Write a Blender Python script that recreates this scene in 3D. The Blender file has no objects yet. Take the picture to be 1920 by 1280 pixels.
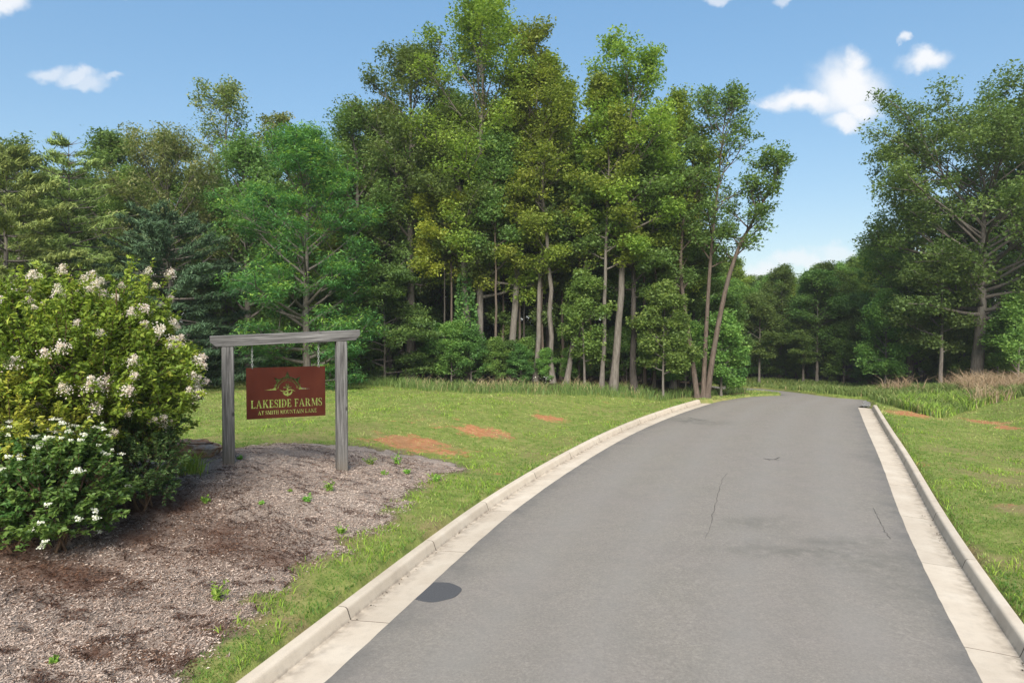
import bpy, math, random
import numpy as np
from mathutils import Vector, Matrix

# ------------------------------------------------------------------ camera, sky, sun, exposure
SC = bpy.context.scene
COL = SC.collection
F = 1300.0; CH = 4.2; PITCH = math.atan(35 / F)
cam_d = bpy.data.cameras.new('camera'); cam = bpy.data.objects.new('camera', cam_d); COL.objects.link(cam)
cam_d.sensor_width = 36; cam_d.lens = F / 1920 * 36; cam_d.clip_start = 0.1; cam_d.clip_end = 3000
cam.location = (0, 0, CH); cam.rotation_euler = (math.pi / 2 - PITCH, 0, 0)
SC.camera = cam

SUN_EL, SUN_AZ = math.radians(38), math.radians(184)     # azimuth: clockwise from +Y (behind the camera)
SKY_STRENGTH, SUN_STRENGTH, SUN_ANGLE, EXPOSURE = 0.122, 2.95, math.radians(34), 1.34

w = bpy.data.worlds.new('World'); SC.world = w; w.use_nodes = True
nt = w.node_tree; N = nt.nodes; LK = nt.links; N.clear()
def wn(t, **k):
    n = N.new(t)
    for a, b in k.items(): setattr(n, a, b)
    return n
def wm(op, a, b=None, c=None):
    n = N.new('ShaderNodeMath'); n.operation = op
    for i, v in enumerate((a, b, c)):
        if v is None: continue
        if isinstance(v, (int, float)): n.inputs[i].default_value = v
        else: LK.new(v, n.inputs[i])
    return n.outputs[0]
sky = wn('ShaderNodeTexSky'); sky.sky_type = 'NISHITA'; sky.sun_disc = False
sky.sun_elevation = SUN_EL; sky.sun_rotation = SUN_AZ
sky.air_density = 1.0; sky.dust_density = 1.2; sky.ozone_density = 1.6; sky.altitude = 250
tc = wn('ShaderNodeTexCoord')
noi = wn('ShaderNodeTexNoise'); noi.inputs['Scale'].default_value = 9; noi.inputs['Detail'].default_value = 6; noi.inputs['Roughness'].default_value = .62
LK.new(tc.outputs['Generated'], noi.inputs['Vector'])
noi2 = wn('ShaderNodeTexNoise'); noi2.inputs['Scale'].default_value = 34; noi2.inputs['Detail'].default_value = 5
LK.new(tc.outputs['Generated'], noi2.inputs['Vector'])
sep = wn('ShaderNodeSeparateXYZ'); LK.new(tc.outputs['Generated'], sep.inputs[0])
yy = wm('MAXIMUM', sep.outputs['Y'], 0.05)
gx = wm('DIVIDE', sep.outputs['X'], yy); gz = wm('DIVIDE', sep.outputs['Z'], yy)
s1 = wn('ShaderNodeSeparateColor'); LK.new(noi.outputs['Color'], s1.inputs[0])
s2 = wn('ShaderNodeSeparateColor'); LK.new(noi2.outputs['Color'], s2.inputs[0])
def jit(base, a, b):
    t = wm('MULTIPLY_ADD', wm('SUBTRACT', a, .5), .085, base)
    return wm('MULTIPLY_ADD', wm('SUBTRACT', b, .5), .022, t)
gx = jit(gx, s1.outputs[0], s2.outputs[0]); gz = jit(gz, s1.outputs[1], s2.outputs[1])
def sky_pt(u, v):
    a, b = (u - 960) / F, (640 - v) / F
    cy, cz = math.cos(PITCH) + b * math.sin(PITCH), -math.sin(PITCH) + b * math.cos(PITCH)
    return a / cy, cz / cy
# small fair-weather clouds over the wood: direction, half width, half height, density
CLOUDS = [(1590, 170, 78, 52, 1), (1500, 190, 72, 24, 1), (1612, 205, 50, 24, 1), (1578, 226, 40, 18, .95), (1602, 140, 40, 30, 1),
          (1455, 193, 36, 13, .8), (1735, 113, 44, 20, .95), (1692, 70, 13, 10, .8), (105, 132, 34, 13, .6), (148, 139, 30, 13, .65),
          (166, 151, 30, 12, .55), (200, 143, 18, 8, .45), (4, 4, 34, 20, .9), (218, 4, 16, 9, .5), (1490, 4, 26, 10, .5),
          (1345, -4, 36, 10, .6), (1410, 512, 64, 26, .75), (1500, 490, 70, 18, .65), (1570, 474, 46, 12, .5), (-160, 250, 120, 45, .9), (2150, 90, 120, 50, .95), (2300, 300, 160, 60, .9)]
mask = None
for (u, v, a, b, dn) in CLOUDS:
    cx, cz = sky_pt(u, v)
    dx = wm('MULTIPLY', wm('SUBTRACT', gx, cx), F / a); dz = wm('MULTIPLY', wm('SUBTRACT', gz, cz), F / b)
    r = wm('SQRT', wm('ADD', wm('MULTIPLY', dx, dx), wm('MULTIPLY', dz, dz)))
    mr = wn('ShaderNodeMapRange', interpolation_type='SMOOTHSTEP'); LK.new(r, mr.inputs[0])
    mr.inputs[1].default_value = 1.35; mr.inputs[2].default_value = .35; mr.inputs[3].default_value = 0; mr.inputs[4].default_value = dn
    m_ = mr.outputs[0]
    mask = m_ if mask is None else wm('MAXIMUM', mask, m_)
fr = wm('GREATER_THAN', sep.outputs['Y'], 0.05); mask = wm('MULTIPLY', mask, fr)
# the same scattered small clouds all the way round behind the camera
n3 = wn('ShaderNodeTexNoise'); n3.inputs['Scale'].default_value = 4.5; n3.inputs['Detail'].default_value = 5
LK.new(tc.outputs['Generated'], n3.inputs['Vector'])
mr = wn('ShaderNodeMapRange', interpolation_type='SMOOTHSTEP'); LK.new(n3.outputs[0], mr.inputs[0])
mr.inputs[1].default_value = .58; mr.inputs[2].default_value = .66; mr.inputs[4].default_value = .9
bk = wn('ShaderNodeMapRange', interpolation_type='SMOOTHSTEP'); LK.new(sep.outputs['Y'], bk.inputs[0])
bk.inputs[1].default_value = .25; bk.inputs[2].default_value = -.05
mask = wm('MAXIMUM', mask, wm('MULTIPLY', mr.outputs[0], bk.outputs[0]))
mixc = wn('ShaderNodeMix', data_type='RGBA'); LK.new(mask, mixc.inputs['Factor'])
gm = wn('ShaderNodeGamma'); gm.inputs['Gamma'].default_value = .47; LK.new(sky.outputs[0], gm.inputs['Color'])     # low gamma flattens the brightness gradient of the sky
hs = wn('ShaderNodeHueSaturation'); hs.inputs['Saturation'].default_value = 1.82; hs.inputs['Value'].default_value = 1.27
LK.new(gm.outputs[0], hs.inputs['Color'])
LK.new(hs.outputs[0], mixc.inputs['A']); mixc.inputs['B'].default_value = (3.15, 3.2, 3.3, 1)
bg = wn('ShaderNodeBackground'); bg.inputs['Strength'].default_value = SKY_STRENGTH
LK.new(mixc.outputs['Result'], bg.inputs['Color'])
wo = wn('ShaderNodeOutputWorld'); LK.new(bg.outputs[0], wo.inputs[0])

sd = bpy.data.lights.new('sun', 'SUN'); sun = bpy.data.objects.new('sun', sd); COL.objects.link(sun)
sd.energy = SUN_STRENGTH; sd.angle = SUN_ANGLE; sd.color = (1, .955, .88)
sdir = Vector((math.sin(SUN_AZ) * math.cos(SUN_EL), math.cos(SUN_AZ) * math.cos(SUN_EL), math.sin(SUN_EL)))
sun.rotation_euler = sdir.to_track_quat('Z', 'Y').to_euler(); sun.location = sdir * 60
vs = SC.view_settings; vs.view_transform = 'Standard'; vs.look = 'None'; vs.exposure = EXPOSURE; vs.gamma = 1; vs.use_curve_mapping = False
SC.render.engine = 'CYCLES'
cy = SC.cycles; cy.use_denoising = True; cy.max_bounces = 8; cy.diffuse_bounces = 5; cy.glossy_bounces = 2; cy.transmission_bounces = 4
cy.caustics_reflective = False; cy.caustics_refractive = False
try: cy.denoiser = 'OPENIMAGEDENOISE'
except Exception: pass

# ------------------------------------------------------------------ photograph pixel -> direction -> point on what it touches
def ray(u, v):
    a, b = (u - 960) / F, (640 - v) / F
    return np.array([a, math.cos(PITCH) + b * math.sin(PITCH), -math.sin(PITCH) + b * math.cos(PITCH)])
def at_depth(u, v, Y):
    d = ray(u, v); t = Y / d[1]
    return np.array([d[0] * t, Y, CH + d[2] * t])
def sstep(a, b, x):
    t = np.clip((np.asarray(x, float) - a) / (b - a), 0, 1); return t * t * (3 - 2 * t)
def road_z(x, y): return -1.0 * sstep(38, 56, y)
def hit_road(u, v):
    d = ray(u, v)
    t = CH / -d[2]
    for _ in range(40):
        p = d * t; t = (CH - road_z(p[0], p[1])) / -d[2] * .5 + t * .5
    return (d * t)[:2]

def chaikin(P, n=2):
    P = np.asarray(P, float)
    for _ in range(n):
        Q = np.empty((2 * len(P) - 2, 2)); Q[0::2] = P[:-1] * .75 + P[1:] * .25; Q[1::2] = P[:-1] * .25 + P[1:] * .75
        P = np.vstack([P[:1], Q, P[-1:]])
    return P
def arclen(P): return np.r_[0, np.cumsum(np.linalg.norm(np.diff(P, axis=0), axis=1))]
def resample(P, n):
    s = arclen(P); t = np.linspace(0, s[-1], n)
    return np.c_[np.interp(t, s, P[:, 0]), np.interp(t, s, P[:, 1])]
def offset(P, d):          # to the right of the travel direction for d > 0
    T = np.gradient(P, axis=0); T /= np.linalg.norm(T, axis=1)[:, None]
    return P + np.c_[T[:, 1], -T[:, 0]] * d

# flow lines of both gutters, read at the slab joints
LJ_px = [(662, 1154), (813.5, 1031), (911.5, 952.5), (1003, 896), (1071, 856), (1122.5, 827.4), (1165.6, 807.6), (1200, 792.7), (1230, 781.5), (1258, 771.3), (1287, 762.5), (1314, 754.6)]
RJ_px = [(1921, 1242), (1793, 1056), (1747.5, 973), (1716, 909.6), (1695, 866.5), (1679, 840), (1663.5, 818), (1652, 796), (1642, 778), (1634.5, 764.5)]
LJ = np.array([hit_road(*p) for p in LJ_px]); RJ = np.array([hit_road(*p) for p in RJ_px])
dl = LJ[0] - LJ[1]; dl /= np.linalg.norm(dl); dr = RJ[0] - RJ[1]; dr /= np.linalg.norm(dr)
LJ = np.vstack([LJ[0] + dl * 9, LJ[0] + dl * 6, LJ[0] + dl * 3, LJ]); RJ = np.vstack([RJ[0] + dr * 6, RJ[0] + dr * 3, RJ])
def smooth_poly(P, k=3):
    P = P.copy()
    for _ in range(k): P[1:-1] = P[1:-1] * .6 + (P[:-2] + P[2:]) * .2
    return P
LF = smooth_poly(LJ, 1); RF = smooth_poly(RJ, 2)
LFs = resample(chaikin(LF, 3), 160); RFs = resample(chaikin(RF, 3), 160)
GUT = .61; KB = .23
LA = offset(LFs, GUT); RA = offset(RFs, -GUT)
LB = offset(LFs, -KB); RB = offset(RFs, KB)
nose = np.array([hit_road(*p) for p in [(1352, 752), (1382, 747), (1412, 743.6), (1440, 742.4), (1466, 741.8)]])
nearE = np.array([hit_road(*p) for p in [(1464, 740.5), (1440, 737), (1400, 734.5), (1357, 732), (1300, 727), (1250, 723), (1195, 719.5)]])
farE = np.array([hit_road(*p) for p in [(1633, 756), (1617, 749.3), (1573, 746.6), (1534, 741.8), (1499, 737), (1466, 732.7), (1440, 730), (1400, 727.4), (1357, 725), (1295, 720.5), (1250, 717), (1195, 713.5)]])
road_left = np.vstack([LA, nose, nearE]); road_right = np.vstack([RA, farE])
corr_left = np.vstack([LB, nose, nearE]); corr_right = np.vstack([RB, farE])
corr_poly = np.vstack([corr_left, corr_right[::-1]])

def seg_dist(x, y, P):
    best = np.full(x.shape, 1e9)
    for a, b in zip(P[:-1], P[1:]):
        d = b - a; L = d @ d + 1e-12
        t = np.clip(((x - a[0]) * d[0] + (y - a[1]) * d[1]) / L, 0, 1)
        best = np.minimum(best, (x - a[0] - t * d[0]) ** 2 + (y - a[1] - t * d[1]) ** 2)
    return np.sqrt(best)
def inside(x, y, P):
    c = np.zeros(x.shape, bool); n = len(P)
    for i in range(n):
        x0, y0 = P[i]; x1, y1 = P[(i + 1) % n]
        if y0 == y1: continue
        m = (y0 > y) != (y1 > y)
        c ^= m & (x < (x1 - x0) * (y - y0) / (y1 - y0) + x0)
    return c
def simp(P, n): return resample(P, n)
cl_s, cr_s = np.vstack([simp(LB, 26), nose, nearE]), np.vstack([simp(RB, 26), farE])
cp_s = np.vstack([cl_s, cr_s[::-1]])

# cheap value noise (several octaves of sines + lattice noise) for heights and masks
_rg = np.random.default_rng(5); _lat = _rg.random((256, 256))
def vnoise(x, y, s=1.0):
    x = np.asarray(x, float) * s + 57.3; y = np.asarray(y, float) * s + 91.7
    xi = np.floor(x).astype(int); yi = np.floor(y).astype(int); fx = x - xi; fy = y - yi
    fx = fx * fx * (3 - 2 * fx); fy = fy * fy * (3 - 2 * fy)
    g = lambda a, b: _lat[a & 255, b & 255]
    return (g(xi, yi) * (1 - fx) + g(xi + 1, yi) * fx) * (1 - fy) + (g(xi, yi + 1) * (1 - fx) + g(xi + 1, yi + 1) * fx) * fy
def fbm(x, y, s=1.0, o=4):
    r = 0; a = .5
    for i in range(o): r = r + a * vnoise(x, y, s); s *= 2.1; a *= .5
    return r
def gauss(x, y, cx, cy_, s): return np.exp(-((x - cx) ** 2 + (y - cy_) ** 2) / (2 * s * s))

def terrain(x, y, want=False):
    x = np.asarray(x, float); y = np.asarray(y, float)
    dL = seg_dist(x, y, cl_s); dR = seg_dist(x, y, cr_s); ins = inside(x, y, cp_s)
    left = dL < dR
    d = np.minimum(dL, dR)
    riseL = .13 + .72 * sstep(.4, 7.5, d) - .10 * np.exp(-((d - 2.2) / 1.3) ** 2) * sstep(17, 22, y)
    riseL = riseL + .40 * gauss(x, y, -5.0, 14.6, 2.3) + .22 * gauss(x, y, -7.5, 10, 3)
    riseR = .13 - .30 * np.exp(-((d - 3.4) / 1.7) ** 2) * sstep(14, 24, y) + 1.5 * sstep(4.2, 10, d) * sstep(44, 27, y) + .25 * sstep(.5, 3, d) * sstep(20, 10, y)
    rise = np.where(left, riseL, riseR)
    rise = rise + (fbm(x, y, .35) - .47) * .16 * sstep(.3, 3, d) + (fbm(x, y, 1.7) - .47) * .05 * sstep(.1, 1, d)
    z = road_z(x, y) + np.where(ins, -.22, rise)
    if want: return z, d, left, ins
    return z
def tz(x, y): return float(terrain(np.array([x]), np.array([y]))[0])
def hit(u, v, zoff=0):
    d = ray(u, v); t = np.linspace(5, 95, 1500)
    P = np.array([0, 0, CH])[None] + d[None] * t[:, None]
    z = terrain(P[:, 0], P[:, 1]) + zoff
    k = np.argmax(P[:, 2] < z)
    if P[k, 2] >= z[k]: return P[-1]
    return P[k]

# ------------------------------------------------------------------ mesh and object helpers
def mesh_np(name, V, faces, mats, attrs=None, smooth=False, fmat=None):
    """faces: list of (n,k) int arrays."""
    me = bpy.data.meshes.new(name)
    V = np.asarray(V, np.float32); me.vertices.add(len(V)); me.vertices.foreach_set('co', V.ravel())
    faces = [np.asarray(f, np.int32) for f in faces if len(f)]
    tot = np.concatenate([f.ravel() for f in faces]); sizes = np.concatenate([np.full(len(f), f.shape[1], np.int32) for f in faces])
    me.loops.add(len(tot)); me.loops.foreach_set('vertex_index', tot)
    me.polygons.add(len(sizes)); st = np.r_[0, np.cumsum(sizes)[:-1]].astype(np.int32)
    me.polygons.foreach_set('loop_start', st); me.polygons.foreach_set('loop_total', sizes)
    me.polygons.foreach_set('use_smooth', np.full(len(sizes), bool(smooth)) if np.isscalar(smooth) else np.asarray(smooth, bool))
    for m in (mats if isinstance(mats, (list, tuple)) else [mats]): me.materials.append(m)
    if fmat is not None: me.polygons.foreach_set('material_index', np.asarray(fmat, np.int32))
    for k, a in (attrs or {}).items():
        at = me.attributes.new(k, 'FLOAT', 'POINT'); at.data.foreach_set('value', np.asarray(a, np.float32))
    me.update(calc_edges=True); me.validate()
    return me
def link(name, data, parent=None, loc=None, **props):
    o = bpy.data.objects.new(name, data); COL.objects.link(o)
    if parent is not None: o.parent = parent
    if loc is not None: o.location = loc
    for k, v in props.items(): o[k] = v
    return o
def thing(name, label, cat, loc=(0, 0, 0), rz=0, group=None):
    o = link(name, None, loc=loc, label=label, category=cat); o.rotation_euler = (0, 0, rz); o.empty_display_size = .3
    if group: o['group'] = group
    return o
class Acc:
    def __init__(s): s.V = []; s.Q = []; s.T = []; s.n = 0; s.A = {}
    def add(s, V, Q=None, T=None, **at):
        V = np.asarray(V, float)
        if Q is not None and len(Q): s.Q.append(np.asarray(Q, int) + s.n)
        if T is not None and len(T): s.T.append(np.asarray(T, int) + s.n)
        for k, a in at.items(): s.A.setdefault(k, []).append(np.broadcast_to(np.asarray(a, float), (len(V),)))
        s.V.append(V); s.n += len(V)
    def tube(s, P, R, k=6, cap=True, **at):
        P = np.asarray(P, float); R = np.asarray(R, float); n = len(P)
        T = np.gradient(P, axis=0); T /= np.linalg.norm(T, axis=1)[:, None] + 1e-9
        ref = np.where(np.abs(T[:, 2:3]) > .9, np.array([[1., 0, 0]]), np.array([[0, 0, 1.]]))
        if n > 1: ref[:] = ref[n // 2] if abs(T[n // 2, 2]) > .9 else np.array([0, 0, 1.]) if np.all(np.abs(T[:, 2]) < .97) else np.array([1., .03, 0])
        A = np.cross(T, ref); A /= np.linalg.norm(A, axis=1)[:, None] + 1e-9; B = np.cross(T, A)
        th = np.arange(k) * 2 * math.pi / k
        V = P[:, None] + R[:, None, None] * (A[:, None] * np.cos(th)[None, :, None] + B[:, None] * np.sin(th)[None, :, None])
        V = V.reshape(-1, 3); i = np.arange(n - 1)[:, None] * k; j = np.arange(k)[None]; j2 = (j + 1) % k
        Q = np.stack([i + j, i + j2, i + k + j2, i + k + j], -1).reshape(-1, 4)
        Tt = []
        if cap:
            V = np.vstack([V, P[-1:]]); c = len(V) - 1; b = (n - 1) * k
            Tt = [(b + a, b + (a + 1) % k, c) for a in range(k)]
        s.add(V, Q, Tt, **at)
    def mesh(s, name, mat, smooth=True, fmat=None):
        f = []
        if s.Q: f.append(np.concatenate(s.Q))
        if s.T: f.append(np.concatenate(s.T))
        return mesh_np(name, np.concatenate(s.V), f, mat, {k: np.concatenate(a) for k, a in s.A.items()}, smooth)

# ------------------------------------------------------------------ materials
def mat(name):
    m = bpy.data.materials.new(name); m.use_nodes = True; t = m.node_tree; t.nodes.clear()
    out = t.nodes.new('ShaderNodeOutputMaterial'); return m, t, out
class G:
    def __init__(s, name): s.m, s.t, s.out = mat(name); s.co = s.t.nodes.new('ShaderNodeTexCoord').outputs['Object']
    def n(s, ty, **k):
        x = s.t.nodes.new(ty)
        for a, b in k.items(): setattr(x, a, b)
        return x
    def set(s, sock, v):
        if hasattr(v, 'is_output') or isinstance(v, bpy.types.NodeSocket): s.t.links.new(v, sock)
        else: sock.default_value = v
    def noise(s, scale, detail=4, rough=.55, vec=None, out=0, dist=0):
        x = s.n('ShaderNodeTexNoise'); x.inputs['Scale'].default_value = scale; x.inputs['Detail'].default_value = detail
        x.inputs['Roughness'].default_value = rough; x.inputs['Distortion'].default_value = dist
        s.set(x.inputs['Vector'], vec if vec is not None else s.co); return x.outputs[out]
    def math(s, op, a, b=0.0, c=None):
        x = s.n('ShaderNodeMath', operation=op); s.set(x.inputs[0], a); s.set(x.inputs[1], b)
        if c is not None: s.set(x.inputs[2], c)
        return x.outputs[0]
    def rng(s, v, a, b, c=0., d=1., smooth=False):
        x = s.n('ShaderNodeMapRange'); x.interpolation_type = 'SMOOTHSTEP' if smooth else 'LINEAR'; s.set(x.inputs[0], v)
        for i, q in enumerate((a, b, c, d)): s.set(x.inputs[i + 1], q)
        return x.outputs[0]
    def mix(s, f, a, b, blend='MIX'):
        x = s.n('ShaderNodeMix', data_type='RGBA', blend_type=blend); s.set(x.inputs['Factor'], f)
        for k, v in (('A', a), ('B', b)):
            s.set(x.inputs[k], v if not isinstance(v, tuple) else (*v, 1)[:4])
        return x.outputs['Result']
    def ramp(s, f, stops):
        x = s.n('ShaderNodeValToRGB'); e = x.color_ramp.elements
        while len(e) < len(stops): e.new(.5)
        for q, (p, c) in zip(e, stops): q.position = p; q.color = (*c, 1)
        s.set(x.inputs[0], f); return x.outputs[0]
    def attr(s, name): return s.n('ShaderNodeAttribute', attribute_name=name).outputs['Fac']
    def mapping(s, scale, rot=(0, 0, 0)):
        x = s.n('ShaderNodeMapping'); s.set(x.inputs['Vector'], s.co); x.inputs['Scale'].default_value = scale; x.inputs['Rotation'].default_value = rot; return x.outputs[0]
    def bump(s, h, strength=.3, dist=.02, prev=None):
        x = s.n('ShaderNodeBump'); x.inputs['Strength'].default_value = strength; x.inputs['Distance'].default_value = dist
        s.set(x.inputs['Height'], h)
        if prev is not None: s.set(x.inputs['Normal'], prev)
        return x.outputs[0]
    def princ(s, color, rough=.8, normal=None, metal=0., spec=.3):
        x = s.n('ShaderNodeBsdfPrincipled'); s.set(x.inputs['Base Color'], color if not isinstance(color, tuple) else (*color, 1)[:4])
        s.set(x.inputs['Roughness'], rough); x.inputs['Metallic'].default_value = metal; x.inputs['Specular IOR Level'].default_value = spec
        if normal is not None: s.set(x.inputs['Normal'], normal)
        s.t.links.new(x.outputs[0], s.out.inputs[0]); return s.m

def leaf_mat(name, stops, trans=.5, gloss=.03, rough=.6, objvar=.18, gain=2.0):
    stops = [(p, tuple(v * gain for v in c)) for p, c in stops]
    g = G(name)
    r = g.attr('rnd')
    oi = g.n('ShaderNodeObjectInfo')
    c = g.ramp(r, stops)
    hs_ = g.n('ShaderNodeHueSaturation'); g.set(hs_.inputs['Color'], c)
    g.set(hs_.inputs['Hue'], g.math('MULTIPLY_ADD', oi.outputs['Random'], .04, .48))
    g.set(hs_.inputs['Value'], g.math('MULTIPLY_ADD', oi.outputs['Random'], objvar * 2, 1 - objvar))
    c = hs_.outputs[0]
    d = g.n('ShaderNodeBsdfDiffuse'); g.set(d.inputs[0], c)
    t = g.n('ShaderNodeBsdfTranslucent'); tcx = g.mix(.6, c, (1.25, 1.25, .45), 'MULTIPLY'); g.set(t.inputs[0], tcx)
    gl = g.n('ShaderNodeBsdfGlossy'); gl.inputs['Roughness'].default_value = rough; gl.inputs[0].default_value = (.6, .65, .6, 1)
    m1 = g.n('ShaderNodeMixShader'); m1.inputs[0].default_value = trans
    g.t.links.new(d.outputs[0], m1.inputs[1]); g.t.links.new(t.outputs[0], m1.inputs[2])
    m2 = g.n('ShaderNodeMixShader'); m2.inputs[0].default_value = gloss
    g.t.links.new(m1.outputs[0], m2.inputs[1]); g.t.links.new(gl.outputs[0], m2.inputs[2])
    g.t.links.new(m2.outputs[0], g.out.inputs[0])
    return g.m
M = {}
M['poplar'] = leaf_mat('leaf_poplar', gain=2.3, stops= [(0, (.050, .080, .012)), (.5, (.098, .134, .020)), (1, (.160, .186, .031))])
M['oak'] = leaf_mat('leaf_oak', gain=2.25, stops= [(0, (.036, .064, .015)), (.55, (.068, .106, .026)), (1, (.115, .155, .042))])
M['maple'] = leaf_mat('leaf_maple', [(0, (.046, .090, .020)), (.5, (.088, .150, .032)), (1, (.15, .21, .046))])
M['locust'] = leaf_mat('leaf_locust', [(0, (.026, .066, .020)), (.5, (.052, .112, .030)), (.8, (.095, .165, .032)), (1, (.155, .205, .030))])
M['chestnut'] = leaf_mat('leaf_chestnut', [(0, (.05, .07, .02)), (.5, (.095, .115, .035)), (1, (.2, .19, .09))])
M['pine'] = leaf_mat('needle_dark', [(0, (.018, .038, .018)), (.6, (.036, .068, .032)), (1, (.062, .10, .045))], trans=.15)
M['pinel'] = leaf_mat('needle_light', [(0, (.060, .085, .022)), (.6, (.110, .140, .036)), (1, (.18, .20, .055))], trans=.2)
M['under'] = leaf_mat('leaf_understory', [(0, (.030, .060, .016)), (.5, (.056, .105, .024)), (1, (.10, .16, .036))])
M['myrtle'] = leaf_mat('leaf_myrtle', gain=2.0, stops= [(0, (.045, .085, .010)), (.5, (.100, .160, .018)), (.85, (.180, .235, .028)), (1, (.24, .22, .04))], trans=.36)
M['myrtley'] = leaf_mat('leaf_myrtle_yellow', [(0, (.08, .11, .015)), (.5, (.16, .18, .022)), (1, (.26, .24, .03))], trans=.36)
M['holly'] = leaf_mat('leaf_evergreen', [(0, (.022, .05, .014)), (.6, (.05, .095, .024)), (1, (.12, .17, .05))], gloss=.045)
M['viburnum'] = leaf_mat('leaf_viburnum', [(0, (.03, .08, .016)), (.5, (.065, .135, .026)), (1, (.13, .21, .045))], gloss=.04)
M['lime'] = leaf_mat('leaf_lime', [(0, (.09, .12, .014)), (.5, (.16, .19, .022)), (1, (.24, .25, .035))])
M['vine'] = leaf_mat('leaf_vine', [(0, (.03, .085, .02)), (.6, (.06, .14, .03)), (1, (.12, .21, .05))])
M['grass'] = leaf_mat('grass_blade', [(0, (.065, .130, .016)), (.4, (.145, .215, .036)), (.75, (.260, .295, .078)), (1, (.42, .36, .17))], trans=.3, gloss=.03, gain=1.2)
M['lush'] = leaf_mat('grass_lush', [(0, (.085, .130, .014)), (.5, (.150, .205, .024)), (.9, (.22, .26, .04)), (1, (.32, .29, .10))], trans=.35, gloss=.03, gain=1.7)
M['tall'] = leaf_mat('grass_tall', [(0, (.05, .09, .02)), (.5, (.10, .145, .035)), (.85, (.17, .2, .06)), (1, (.33, .26, .14))], trans=.3, gloss=.03, gain=1.4)
M['plume'] = leaf_mat('grass_plume', [(0, (.29, .215, .12)), (.5, (.43, .335, .20)), (1, (.54, .45, .30))], trans=.3, gloss=.0, gain=1.05)
M['weed'] = leaf_mat('leaf_weed', [(0, (.07, .14, .02)), (.6, (.12, .21, .03)), (1, (.2, .28, .05))])
M['petal'] = leaf_mat('petal_blush', [(0, (.50, .36, .32)), (.4, (.72, .62, .56)), (1, (.85, .80, .74))], trans=.3, gloss=.0, objvar=.05, gain=1.0)
M['petalw'] = leaf_mat('petal_white', [(0, (.62, .64, .50)), (.4, (.78, .78, .68)), (1, (.86, .86, .8))], trans=.3, gloss=.0, objvar=.03, gain=1.0)

def bark(name, a, b, c):
    g = G(name); v = g.mapping((9, 9, 1.3))
    n1 = g.noise(1.6, 6, .7, v); n2 = g.noise(.9, 3); n3 = g.noise(14, 3)
    col = g.mix(g.rng(n1, .35, .65), a, b); col = g.mix(g.rng(n2, .5, .7, 0, .7), col, c)
    return g.princ(col, .9, g.bump(g.math('ADD', n1, g.math('MULTIPLY', n3, .3)), .7, .04), spec=.15)
M['bark'] = bark('bark_grey', (.085, .072, .060), (.20, .175, .15), (.14, .14, .12))
M['barkl'] = bark('bark_pale', (.080, .068, .056), (.185, .162, .138), (.13, .125, .10))
M['barkd'] = bark('bark_dark', (.03, .026, .022), (.085, .072, .062), (.06, .058, .045))
M['barkr'] = bark('bark_brown', (.06, .045, .035), (.15, .115, .09), (.10, .085, .07))
M['twig'] = bark('twig_brown', (.07, .04, .025), (.16, .10, .06), (.12, .09, .06))

# asphalt
g = G('asphalt')
fine = g.noise(24, 6, .92); grit = g.noise(9, 6, .8); big = g.noise(.35, 4, .6); mid = g.noise(1.6, 4, .6)
c = g.ramp(fine, [(.32, (.150, .131, .107)), (.5, (.230, .204, .169)), (.68, (.345, .31, .26))])
c = g.mix(g.rng(grit, .35, .7, 0, .35), c, (.11, .107, .10))
c = g.mix(g.rng(big, .35, .65, 0, 1), c, g.mix(.22, c, (.225, .19, .18)))
c = g.mix(g.rng(mid, .44, .66, 0, .18), c, (.125, .118, .10))
# weathered, darker band beside the lip of each gutter and the paving joint of the two lanes
c = g.mix(g.math('MULTIPLY', g.attr('lane'), g.rng(g.noise(.8, 5, .65), .3, .7, .1, .55)), c, (.235, .218, .195))
c = g.mix(g.math('MULTIPLY', g.attr('edge'), g.rng(mid, .3, .7, .25, .8)), c, (.092, .09, .086))
c = g.mix(g.math('MULTIPLY', g.attr('stain'), g.rng(g.noise(2.5, 6, .75), .38, .56, 0, 1)), c, (.10, .097, .08))
M['asphalt'] = g.princ(c, g.rng(grit, .3, .7, .78, .95), g.bump(fine, .45, .006), spec=.3)
g = G('asphalt_patch')
fine = g.noise(160, 2, .6)
M['patch'] = g.princ(g.ramp(fine, [(.3, (.050, .050, .052)), (.7, (.105, .105, .108))]), .9, g.bump(fine, .5, .006), spec=.2)
g = G('tar_crack'); M['crack'] = g.princ(g.ramp(g.noise(30, 3), [(.3, (.055, .053, .048)), (.7, (.105, .10, .09))]), .95, spec=.1)
# concrete
g = G('concrete')
n1 = g.noise(1.3, 5, .6); n2 = g.noise(60, 3, .6); n3 = g.noise(6, 4, .6)
oi = g.n('ShaderNodeObjectInfo')
c = g.ramp(n1, [(.3, (.485, .405, .312)), (.55, (.545, .465, .365)), (.75, (.59, .515, .415))])
c = g.mix(g.rng(n3, .5, .75, 0, .25), c, (.33, .28, .225)); c = g.mix(g.rng(n2, .55, .75, 0, .25), c, (.29, .255, .21))
c = g.mix(g.math('MULTIPLY', g.attr('grime'), g.rng(n3, .35, .62, .05, .7)), c, (.19, .155, .12))
hv = g.n('ShaderNodeHueSaturation'); g.set(hv.inputs['Color'], c); g.set(hv.inputs['Value'], g.math('MULTIPLY_ADD', oi.outputs['Random'], .13, .91))
M['concrete'] = g.princ(hv.outputs[0], .88, g.bump(g.math('ADD', n2, n3), .25, .008), spec=.25)
g = G('joint_dark'); M['joint'] = g.princ(g.ramp(g.noise(20), [(.3, (.05, .04, .032)), (.7, (.12, .10, .08))]), .95, spec=.1)
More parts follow.
